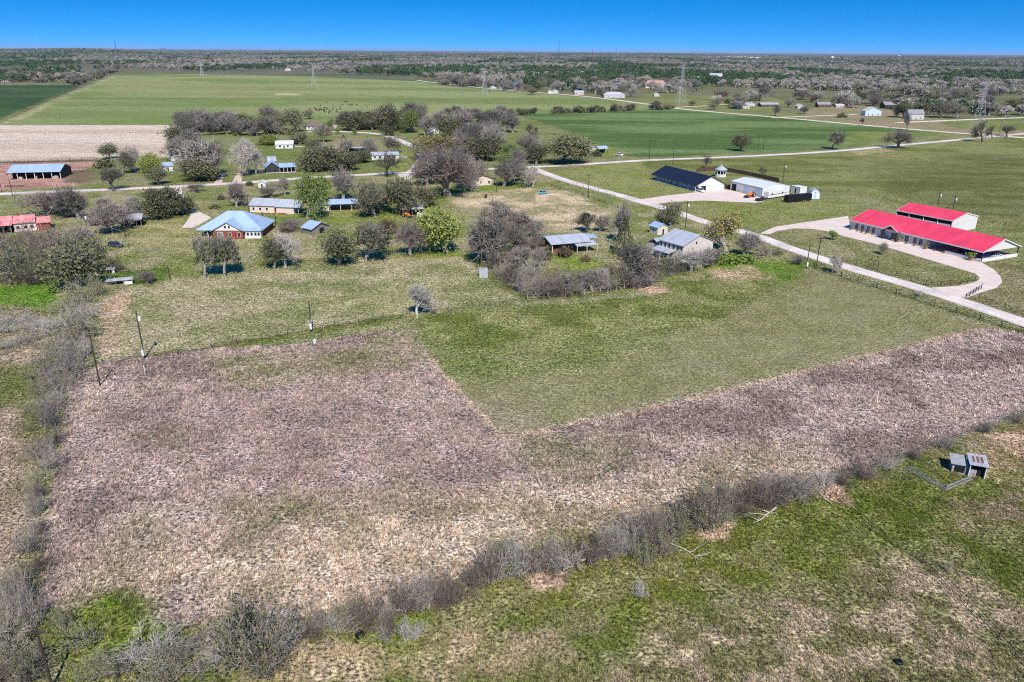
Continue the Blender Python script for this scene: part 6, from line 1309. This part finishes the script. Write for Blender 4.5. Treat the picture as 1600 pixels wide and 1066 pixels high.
# ------------------------------------------------------------------ trees and shrubs one by one
_ones = 'first second third fourth fifth sixth seventh eighth ninth tenth eleventh twelfth thirteenth fourteenth fifteenth sixteenth seventeenth eighteenth nineteenth'.split()
_tens = {20: 'twent', 30: 'thirt', 40: 'fort', 50: 'fift', 60: 'sixt'}
def ordinal(n):
    if n < 20: return _ones[n-1]
    t, o = n//10*10, n % 10
    return _tens[t]+('ieth' if o == 0 else 'y-'+_ones[o-1])
LOOK = {'grey': 'grey leafless', 'dark': 'dark leafless', 'leafy': 'grey green leafy', 'pale': 'pale leafless', 'green': 'yellow green', 'red': 'reddish brown', 'bare': 'grey bare', 'brown': 'brownish bare', 'white': 'pale bare',
        'bud': 'budding', 'mist': 'mistletoe', 'oak': 'dark green', 'olive': 'olive', 'lime': 'lime green', 'yellow': 'yellow', 'bush': 'dark leafy', 'gbush': 'bright green', 'juniper': 'juniper'}
def row(items, fn, noun, tail, group, key=0, rev=False):
    its = sorted(items, key=lambda t: t[key], reverse=rev)
    for i, t in enumerate(its):
        lb = '%s %s, %s from the %s%s' % (LOOK[t[4]], noun, ordinal(i+1), {(0, False): 'left', (0, True): 'right', (1, False): 'far end', (1, True): 'near end'}[(key, rev)], ' '+tail)
        fn(*t, lb, group)
T = [
 (75,335,64,40,'brown','wide low bare tree behind the red roofed cottage'), (125,343,58,54,'bare','tall bare tree left of the tangled tree on the left lawn'), (166,363,58,46,'bare','tangled grey tree leaning on the dark open shed'), (250,338,76,54,'oak','big round oak on the lawn by the garden drive'),
 (280,334,44,34,'oak','lower right companion of the big round lawn oak'), (213,331,26,26,'white','small pale bare tree left of the big lawn oak'), (178,299,46,38,'dark','dark leaning bare tree at the roadside right of the hay barn'), (250,288,34,32,'olive','thin olive tree touching the cross road'),
 (241,270,36,34,'lime','bright yellow green tree left of the tin roofed cottage'), (212,268,28,42,'white','white barked bare tree right of the red earth yard'), (192,272,28,36,'bud','budding tree at the edge of the red earth yard'), (174,248,30,29,'olive','olive tree at the corner of the ploughed field'), (165,262,26,18,'bush','dark bush by the red earth yard'),
 (304,283,66,42,'oak','dark broad oak on the far roadside left of the earth drives'), (330,274,82,58,'bare','largest grey bare tree above the dark roadside oak'), (288,232,36,28,'bud','yellowish budding tree at the ploughed field corner'), (272,240,28,24,'olive','olive tree at the right end of the ploughed field'), (388,273,46,56,'white','pale bare tree with white blossom look left of the dark bungalow'), (400,271,26,40,'white','slim pale tree touching the dark bungalow'),
 (290,214,36,42,'bare','tall grey tree at the left end of the village tree belt'), (312,205,40,26,'dark','dark tree second in the village tree belt'), (335,205,36,24,'oak','dark evergreen third in the village tree belt'), (352,203,40,30,'bare','grey tree in the middle of the village tree belt'), (384,203,40,30,'oak','dark evergreen right of middle in the village tree belt'), (372,212,34,18,'bare','low grey tree at the foot of the village belt'), (415,203,44,28,'green','fresh green tree at the right part of the village belt'), (402,212,24,14,'bare','small bare tree right of the low grey one in the belt'), (440,203,24,32,'olive','narrow olive tree left of the cream house'), (462,206,32,40,'olive','tall olive tree just left of the cream house'), (484,186,20,16,'bud','small pale tree behind the cream house'), (520,204,16,20,'green','small dark tree before the cream garage'),
 (468,226,30,22,'olive','olive tree right of the white metal building'), (505,222,28,28,'bud','yellowish budding tree right of the white metal building'), (420,226,34,20,'lime','low lime green tree left of the white metal building'), (510,264,92,42,'oak','dark spreading oak right of the dark bungalow'), (548,266,40,34,'oak','dark oak left of the roadside bare tree'), (455,210,26,12,'bush','low dark hedge bush below the cream house'), (430,209,26,10,'bush','low hedge bush left of the cream house'),
 (548,203,44,36,'oak','first oak from the left in the row along the village street'), (574,203,42,36,'oak','second oak from the left in the row along the village street'), (600,202,44,46,'olive','tallest brownish oak in the row along the village street'), (626,204,42,38,'oak','fourth oak in the row along the village street'), (602,212,26,20,'oak','low dark tree on the curve of the village street'), (645,207,40,40,'green','green tree at the right end of the village oak row'), (664,212,36,34,'bare','grey tree right of the green tree at the oak row'), (664,190,24,30,'bud','pale budding tree behind the village houses'), (690,205,36,30,'bare','grey tree beside the white gabled house'), (716,214,40,26,'dark','dark tree before the house with grey metal roof'), (700,196,30,24,'olive','olive tree behind the white gabled house'), (730,200,40,26,'bare','bare tree right of the house with grey metal roof'), (776,213,56,34,'dark','dark bare tree near the corner of the green field'), (750,190,26,16,'bare','grey bushy tree at the pasture edge behind the village'),
 (537,220,9,11,'juniper','tiny round clipped tree on the village lawn'), (530,210,12,14,'green','left small tree by the village street'), (552,211,12,12,'green','right small tree by the village street'),
 (684,248,82,42,'yellow','broad golden yellow tree above the big brown bare tree'), (735,243,34,36,'olive','olive tree right of the golden tree'), (760,250,62,40,'oak','dark rounded oak behind the pale cottage'), (800,256,50,36,'green','fresh green tree at the crossroads'), (785,262,40,26,'green','lower fresh green tree left of the crossroads'), (820,245,40,36,'bare','bare tree between the green tree and the large crossroads oak'), (812,262,30,30,'bare','bare tree by the start of the lane'),
 (562,255,40,24,'oak','low oak below the long dark canopy'), (608,240,36,28,'bud','yellowish budding tree behind the mobile home'), (574,245,26,30,'bare','bare tree left of the mobile home'),
 (602,275,46,36,'dark','dark spreading bare tree at the road before the mobile home'), (880,255,84,50,'oak','largest round dark oak at the crossroads'), (838,257,38,34,'olive','olive tree left of the large crossroads oak'), (833,291,28,32,'white','white barked bare tree at the top of the lane'), (932,244,14,12,'bush','shrub in front of the crossroads yard sheds'),
 (700,307,92,84,'brown','huge brownish bare tree left of the pale cottage'), (724,298,40,60,'bare','tall grey bare tree touching the pale cottage'), (667,290,44,56,'brown','brownish bare tree at the left of the huge bare tree'), (787,292,54,46,'bare','grey bare tree right of the pale cottage'), (812,283,36,30,'bare','small grey tree above the lane start'),
 (480,341,64,78,'green','tall bright green tree behind the long pink bungalow'), (508,316,36,46,'green','second bright green tree right of the tallest one'), (537,314,52,52,'bare','bare tree above the pale blue carport'), (586,339,52,58,'bud','budding tree right of the pale blue carport'), (624,334,60,62,'olive','thin olive tree above the little pole shed'), (660,322,44,36,'olive','olive tree left of the huge brown bare tree'),
 (530,413,56,62,'olive','olive green tree left of the mistletoe tree in the yard'), (572,407,62,58,'mist','pale trunked mistletoe tree at the pasture edge'), (641,400,40,62,'brown','brownish bare tree between mistletoe tree and lime tree'), (698,394,78,76,'lime','round lime green tree at the pasture edge'), (768,410,66,74,'bare','large dense grey bare tree at the yard corner'),
 (320,434,40,66,'mist','left one of the mistletoe pair before the brick house'), (351,432,46,64,'mist','right one of the mistletoe pair before the brick house'), (428,420,42,58,'olive','leafy left stem of the pair below the brick house'), (446,418,40,56,'white','pale bare right stem of the pair below the brick house'), (370,324,30,40,'bare','bare tree on the lawn left of the long pink bungalow'),
 (652,496,46,50,'white','lone pale leafless shrub tree in the pasture'), (610,364,22,22,'red','reddish upright shrub in the fenced yard'), (600,358,16,18,'red','smaller reddish shrub in the fenced yard'), (454,361,36,20,'brown','low bare bush in the wooden pen'), (425,309,32,22,'brown','low bare bush above the long pink bungalow'), (446,306,16,32,'bare','slim bare tree above the long pink bungalow'), (302,300,28,13,'brown','low bare hedge at the garden drive'), (230,442,28,20,'brown','bare bush at the small green plot'), (345,312,12,9,'bush','first tiny bush on the lawn by the drive'), (336,326,14,8,'bush','second tiny bush on the lawn by the drive'), (390,290,10,9,'bush','tiny bush by the road left of the white hut'),
 (974,398,36,62,'juniper','dark green juniper beside the stone farmhouse'), (970,378,34,62,'bare','bare grey top rising behind the juniper'), (982,440,72,62,'bare','tangled grey tree before the juniper'), (955,448,40,40,'olive','thin olive tree left of the tangled grey tree'), (916,364,36,32,'mist','small mistletoe tree behind the tin barn'), (937,362,30,26,'bare','small bare tree right of the mistletoe tree behind the barn'), (1048,354,44,40,'olive','dark olive tree by the lane behind the garden shed'), (1136,396,78,64,'yellow','yellow green tree by the lane right of the stone farmhouse'), (1160,400,44,40,'bare','bare tree under the yellow green one by the lane'), (1080,424,50,34,'white','pale multi stemmed tree in the farmhouse garden'), (1115,415,40,28,'bare','bare tree at the farmhouse garden corner'),
 (1140,409,34,18,'gbush','bright green bush at the garden fence'), (1118,412,30,16,'gbush','bright green bush at the farmhouse corner'), (1165,410,26,14,'gbush','bright green bush at the right end of the garden fence'), (882,401,20,20,'red','reddish bush before the tin barn'), (850,404,22,24,'bush','dark bush at the left corner of the tin barn'), (915,408,14,10,'red','small reddish bush on the grass before the lean-to'), (1040,420,30,20,'bush','dark bush below the farmhouse porch'),
 (808,365,44,36,'bare','first bare tree of the scrub left of the tin barn'), (830,372,36,30,'bare','second bare tree of the scrub left of the tin barn'), (800,395,44,40,'bare','third bare tree of the scrub left of the tin barn'), (838,390,28,26,'brown','brown scrub tree close to the tin barn'), (820,418,40,34,'bare','bare tree in the middle of the left yard scrub'), (845,420,26,34,'bare','slim bare tree in the overgrown yard'),
 (888,460,34,34,'bare','second slim bare tree along the picket fence'), (857,463,38,32,'brown','first bare tree along the picket fence'), (925,455,36,34,'bare','third bare tree along the picket fence'), (940,454,20,38,'white','slim white stemmed tree along the picket fence'), (1000,446,40,30,'bare','bare tree at the right end of the picket fence'),
 (1299,375,15,17,'green','first small round tree on the ranch house lawn'), (1376,397,16,19,'bud','second small round tree on the ranch house lawn'), (1300,425,24,26,'white','pale sapling at the lane corner poles'), (1245,412,22,16,'brown','bare bush left of the lane corner poles'), (1437,463,9,9,'white','tiny sapling on the pipe fence'),
 (1158,236,29,29,'oak','single round oak at the cross road'), (1102,263,16,19,'dark','small bare tree behind the round gazebo'), (1188,276,15,16,'dark','small bare tree behind the workshop'), (1299,233,26,29,'mist','sparse dark tree at the cross road'), (1404,231,42,30,'brown','dense round bare tree at the cross road'), (1535,222,34,34,'dark','bare tree before the largest pylon'), (1550,216,20,20,'dark','smaller bare tree right of the one before the pylon'), (1417,204,13,27,'dark','narrow dark tree on the far road'), (1347,196,9,12,'dark','leaning little bare tree on the far road'), (1573,214,26,19,'dark','thin bare trees at the junction fence'),
 (1210,182,16,18,'dark','small dark tree before the dark brown shed'), (1257,178,14,13,'brown','small bare tree by the farm road'), (1315,184,13,9,'bush','dark round bush at the farm road'), (1412,184,28,34,'oak','dense green tree beside the charcoal mobile home'), (1345,165,26,26,'oak','dense dark tree left of the charcoal mobile home'), (1370,163,28,20,'oak','dark tree behind the light blue barn'), (1440,178,30,22,'olive','olive tree behind the grey roofed house at right'), (1470,184,36,26,'bud','budding tree right of the grey roofed house'), (1495,185,34,24,'bud','second budding tree right of the grey roofed house'), (1318,165,30,24,'white','pale bare tree at the small white trailer'), (1460,164,34,22,'oak','green tree clump at the right hand wood edge'), (1500,168,40,24,'oak','second green tree clump at the right hand wood edge'), (1580,172,44,22,'oak','green trees at the far right wood edge'),
 (932,152,22,12,'dark','dark round tree left of the lavender roofed house'), (985,152,18,16,'bare','bare tree right of the lavender roofed house'), (980,131,26,16,'bare','grey tree above the lavender roofed house'), (1027,168,13,13,'olive','small olive tree on the far road'), (830,148,18,14,'olive','small tree at the far road by the wood edge'), (1082,165,12,10,'olive','small bush right of the pylon at the hedge row'), (1120,166,16,14,'olive','dark bush on the grass beyond the far road'), (1140,165,18,12,'oak','second dark bush beyond the far road'), (1230,168,20,16,'bare','grey tree right of the dark brown shed'), (1180,160,20,14,'bare','grey tree behind the trailer home'),
]
for t in T: tree(*t[:5], t[5])
# thicket at the left
THK = []
for u, v, w, h, k in ((14,400,60,50,'dark'), (50,395,60,56,'red'), (70,420,60,60,'grey'), (20,440,70,60,'leafy'), (45,438,56,56,'green'), (0,425,50,50,'grey'), (60,444,50,40,'dark'), (85,385,40,30,'red'), (100,380,36,30,'red')):
    THK.append((u, v, w, h, k))
row(THK, brush, 'shrub', 'in the thicket below the red roofed cottages', 'thicket below the red roofed cottages')
row(((125,452,84,84,'olive'), (110,420,56,56,'bud'), (150,430,56,60,'olive'), (135,405,50,56,'bare')), tree, 'tree', 'in the tall tangled clump above the left hedge', 'tangled clump above the left hedge')
brush(180,424,40,24,'dark','dark low shrub beside the tiny tin sheet roof')
# hedge down the left boundary
hed = [(150,462,40,30,'green'), (120,478,56,40,'green'), (95,486,50,34,'green'), (130,500,50,40,'pale'), (100,512,60,40,'pale'), (75,520,56,30,'pale'), (125,528,60,46,'leafy'), (95,545,56,40,'grey'), (118,560,70,64,'grey'), (90,572,56,44,'green'), (115,590,60,60,'grey'), (70,590,50,46,'leafy'), (98,612,60,54,'grey'), (62,615,44,40,'green'), (92,640,56,50,'grey'), (80,668,58,56,'grey'), (84,692,50,44,'dark'), (70,712,56,54,'grey'), (78,735,44,40,'grey'), (62,752,44,36,'green'), (64,775,36,34,'dark'), (56,805,44,40,'grey'), (60,835,36,40,'dark'), (46,862,56,50,'grey'), (52,895,44,46,'dark'), (30,915,60,56,'green'), (40,945,66,70,'grey'), (14,965,66,70,'grey'), (46,985,60,60,'grey'), (10,1005,70,76,'grey'), (34,1035,70,70,'leafy'), (5,1050,70,70,'red'), (50,1060,56,40,'leafy'), (-14,1080,70,60,'red')]
row(hed, brush, 'shrub', 'of the long left boundary hedge', 'hedge along the left boundary', 1)
row(((20,505,60,26,'pale'), (-5,520,60,26,'pale'), (50,515,50,24,'pale'), (10,545,50,20,'pale'), (48,535,44,22,'grey')), brush, 'scrub', 'in the pale scrub left of the hedge', 'pale scrub left of the hedge')
# brush line across the foreground
dia = [(1250,777,76,44,'grey'), (1215,786,60,44,'dark'), (1185,792,70,54,'dark'), (1150,802,66,54,'dark'), (1120,812,60,48,'red'), (1085,822,70,54,'red'), (1060,832,56,44,'dark'), (1045,835,50,40,'leafy'), (1022,848,50,56,'grey'), (1000,858,50,44,'leafy'), (975,862,56,56,'pale'), (950,872,56,50,'grey'), (915,880,64,60,'dark'), (885,888,60,60,'grey'), (855,890,60,56,'dark'), (830,896,56,60,'grey'), (800,902,60,68,'pale'), (775,906,50,56,'grey'), (740,920,50,50,'dark'), (708,938,64,66,'dark'), (690,948,50,50,'dark'), (660,952,50,48,'grey'), (630,958,56,50,'dark'), (600,966,56,44,'grey'), (560,975,60,48,'dark'), (525,985,60,44,'grey'), (490,994,60,48,'dark'), (460,1000,50,50,'grey'), (640,1000,50,40,'pale'), (600,992,44,34,'pale'), (1006,880,44,34,'green'), (1035,868,44,36,'leafy'), (1310,755,50,26,'dark'), (1345,748,44,24,'dark'), (1390,730,40,22,'grey'), (1425,716,40,22,'dark'), (1475,700,36,18,'grey'), (1540,676,36,18,'grey'), (1585,660,36,20,'grey'), (1290,760,40,24,'pale')]
rb = random.Random(9)
for u, v, w, h, k in list(dia):
    if u < 1290 and rb.random() < .8: dia.append((u+rb.uniform(-20, 20), v+rb.uniform(-14, 4), w*rb.uniform(.6, .95), h*rb.uniform(.7, 1.2), rb.choice(['dark', 'grey', 'leafy', 'green', 'red', 'grey', 'dark'])))
row(dia, brush, 'shrub', 'in the brush line across the foreground', 'brush line across the foreground', 0, True)
row(((400,1025,116,110,'leafy'), (380,1030,80,80,'leafy'), (435,1020,70,80,'pale'), (420,1045,90,60,'leafy')), brush, 'shrub', 'in the big clump at the lower left', 'big clump at the lower left')
row(((240,1030,90,44,'pale'), (190,1045,70,36,'leafy'), (290,1020,70,40,'grey'), (330,1040,70,40,'pale'), (130,1010,60,40,'green'), (150,1050,70,36,'green'), (260,1060,80,30,'leafy'), (340,1000,50,30,'pale'), (100,985,40,36,'green')), brush, 'low shrub', 'beside the corner pole', 'scrub by the bottom left corner')
for u, v, w, h, k in ((1000,930,30,24,'pale'), (1480,895,14,20,'green')): brush(u, v, w, h, k, 'dry weed clump standing alone in the foreground meadow' if u < 1400 else 'single yellow green weed by the thin fence')
# scrub along the yard fence
row(((770,420,36,24,'dark'), (785,432,40,30,'grey'), (800,442,40,32,'dark'), (815,452,44,36,'grey'), (832,462,44,34,'grey'), (850,452,40,30,'grey'), (870,464,40,26,'dark'), (905,460,40,28,'grey'), (945,455,44,30,'grey'), (970,450,40,34,'dark'), (985,446,40,34,'grey'), (905,444,36,24,'red'), (870,440,36,24,'red'), (825,435,40,30,'grey'), (795,415,40,34,'grey'), (1020,440,36,26,'dark'), (1050,428,40,26,'leafy'), (1060,420,40,30,'leafy'), (1100,415,40,26,'leafy'), (1195,400,30,16,'grey'), (1215,398,26,14,'dark')), brush, 'scrub shrub', 'along the overgrown yard fence', 'scrub along the overgrown yard fence')
# hedge row of the green field, hedge of the dark green field and other belts
rg = random.Random(3)
def belt(n, fu, fv, w, h, kinds, noun, tail, group):
    its = []
    for i in range(n):
        u = fu(); v = fv(u); q = rg.uniform(.65, 1.3); its.append((u, v, w*q, h*q, rg.choice(kinds)))
    row(its, tree, noun, tail, group)
U = rg.uniform
belt(42, lambda: U(810, 1055), lambda u: 179.5-(u-810)*.0367+rg.gauss(0, .4), 12, 10, ['bush', 'dark', 'bush', 'olive', 'brown'], 'bush', 'in the hedge row of the green field', 'hedge row of the green field')
belt(30, lambda: U(116, 182), lambda u: 132-(u-120)*.333+rg.gauss(0, .7), 12, 10, ['brown', 'bare', 'bare', 'bush'], 'tree', 'in the far left hedge', 'far left hedge')
belt(22, lambda: U(680, 805), lambda u: 185+rg.gauss(0, 3), 20, 15, ['bare', 'bud', 'bush', 'olive', 'bare'], 'tree', 'at the pasture edge behind the village', 'pasture edge behind the village')
belt(34, lambda: U(1100, 1600), lambda u: U(150, 172), 22, 16, ['bare', 'brown', 'bare', 'bud', 'white'], 'tree', 'among the far right houses', 'trees among the far right houses')
belt(38, lambda: U(835, 1085), lambda u: U(131, 146), 18, 13, ['bare', 'brown', 'bare', 'olive', 'white'], 'tree', 'among the far village houses', 'trees of the far village')
belt(20, lambda: U(690, 835), lambda u: 130+(u-690)*.085+U(0, 3), 18, 14, ['bare', 'brown', 'bare'], 'tree', 'along the wood edge behind the middle pylon', 'trees behind the middle pylon')
belt(26, lambda: U(0, 120), lambda u: U(121, 130), 16, 11, ['bare', 'brown', 'bare', 'bush'], 'tree', 'among the sheds beyond the dark green field', 'trees beyond the dark green field')
belt(16, lambda: U(278, 430), lambda u: U(200, 212), 34, 28, ['bare', 'oak', 'bare', 'bare', 'dark'], 'tree', 'filling the left village tree belt', 'left village tree belt')
belt(14, lambda: U(268, 330), lambda u: U(222, 262), 34, 28, ['bare', 'bud', 'olive', 'bare'], 'tree', 'behind the roadside oak right of the ploughed field', 'trees right of the ploughed field')
belt(12, lambda: U(540, 650), lambda u: U(196, 204), 32, 30, ['oak', 'olive', 'oak', 'bare'], 'tree', 'filling the row along the village street', 'filling trees of the village street row')
belt(22, lambda: U(655, 830), lambda u: U(200, 258), 36, 32, ['bare', 'oak', 'bare', 'olive', 'dark', 'bare'], 'tree', 'in the grove between village street and crossroads', 'grove at the crossroads')
belt(8, lambda: U(665, 800), lambda u: U(275, 290), 36, 34, ['bare', 'brown', 'bare', 'oak'], 'tree', 'around the pale cottage', 'trees around the pale cottage')
belt(5, lambda: U(470, 560), lambda u: U(236, 256), 34, 28, ['oak', 'bare', 'olive'], 'tree', 'around the dark bungalow', 'trees around the dark bungalow')
belt(6, lambda: U(560, 665), lambda u: U(322, 340), 38, 34, ['bare', 'olive', 'bud'], 'tree', 'in the yard left of the huge brown tree', 'yard trees left of the huge brown tree')
belt(5, lambda: U(95, 215), lambda u: U(328, 352), 36, 28, ['bare', 'bare', 'bud'], 'tree', 'on the left lawn below the road', 'trees on the left lawn')
belt(10, lambda: U(785, 1000), lambda u: U(432, 458), 20, 17, ['bare', 'bare', 'brown', 'white', 'bud'], 'tree', 'in the overgrown yard below the tin barn', 'overgrown yard below the tin barn')
belt(6, lambda: U(745, 815), lambda u: U(350, 392), 40, 36, ['bare', 'brown'], 'tree', 'in the scrub right of the lime green tree', 'scrub right of the lime green tree')

# ------------------------------------------------------------------ air
def air():
    mb = MB(); mb.box(-63000, 63000, -63000, 63000, -14, 150); o = mb.build('haze', None); o.data.materials.clear()
    m = bpy.data.materials.new('haze'); m.use_nodes = True; nt = m.node_tree; nt.nodes.clear()
    out = nt.nodes.new('ShaderNodeOutputMaterial'); v = nt.nodes.new('ShaderNodeVolumePrincipled')
    v.inputs['Color'].default_value = (.55, .72, 1, 1); v.inputs['Density'].default_value = 1.8e-5; v.inputs['Anisotropy'].default_value = 0.0
    nt.links.new(v.outputs[0], out.inputs['Volume']); o.data.materials.append(m); o['kind'] = 'stuff'; o['label'] = 'thin blue haze over the far country'
air()
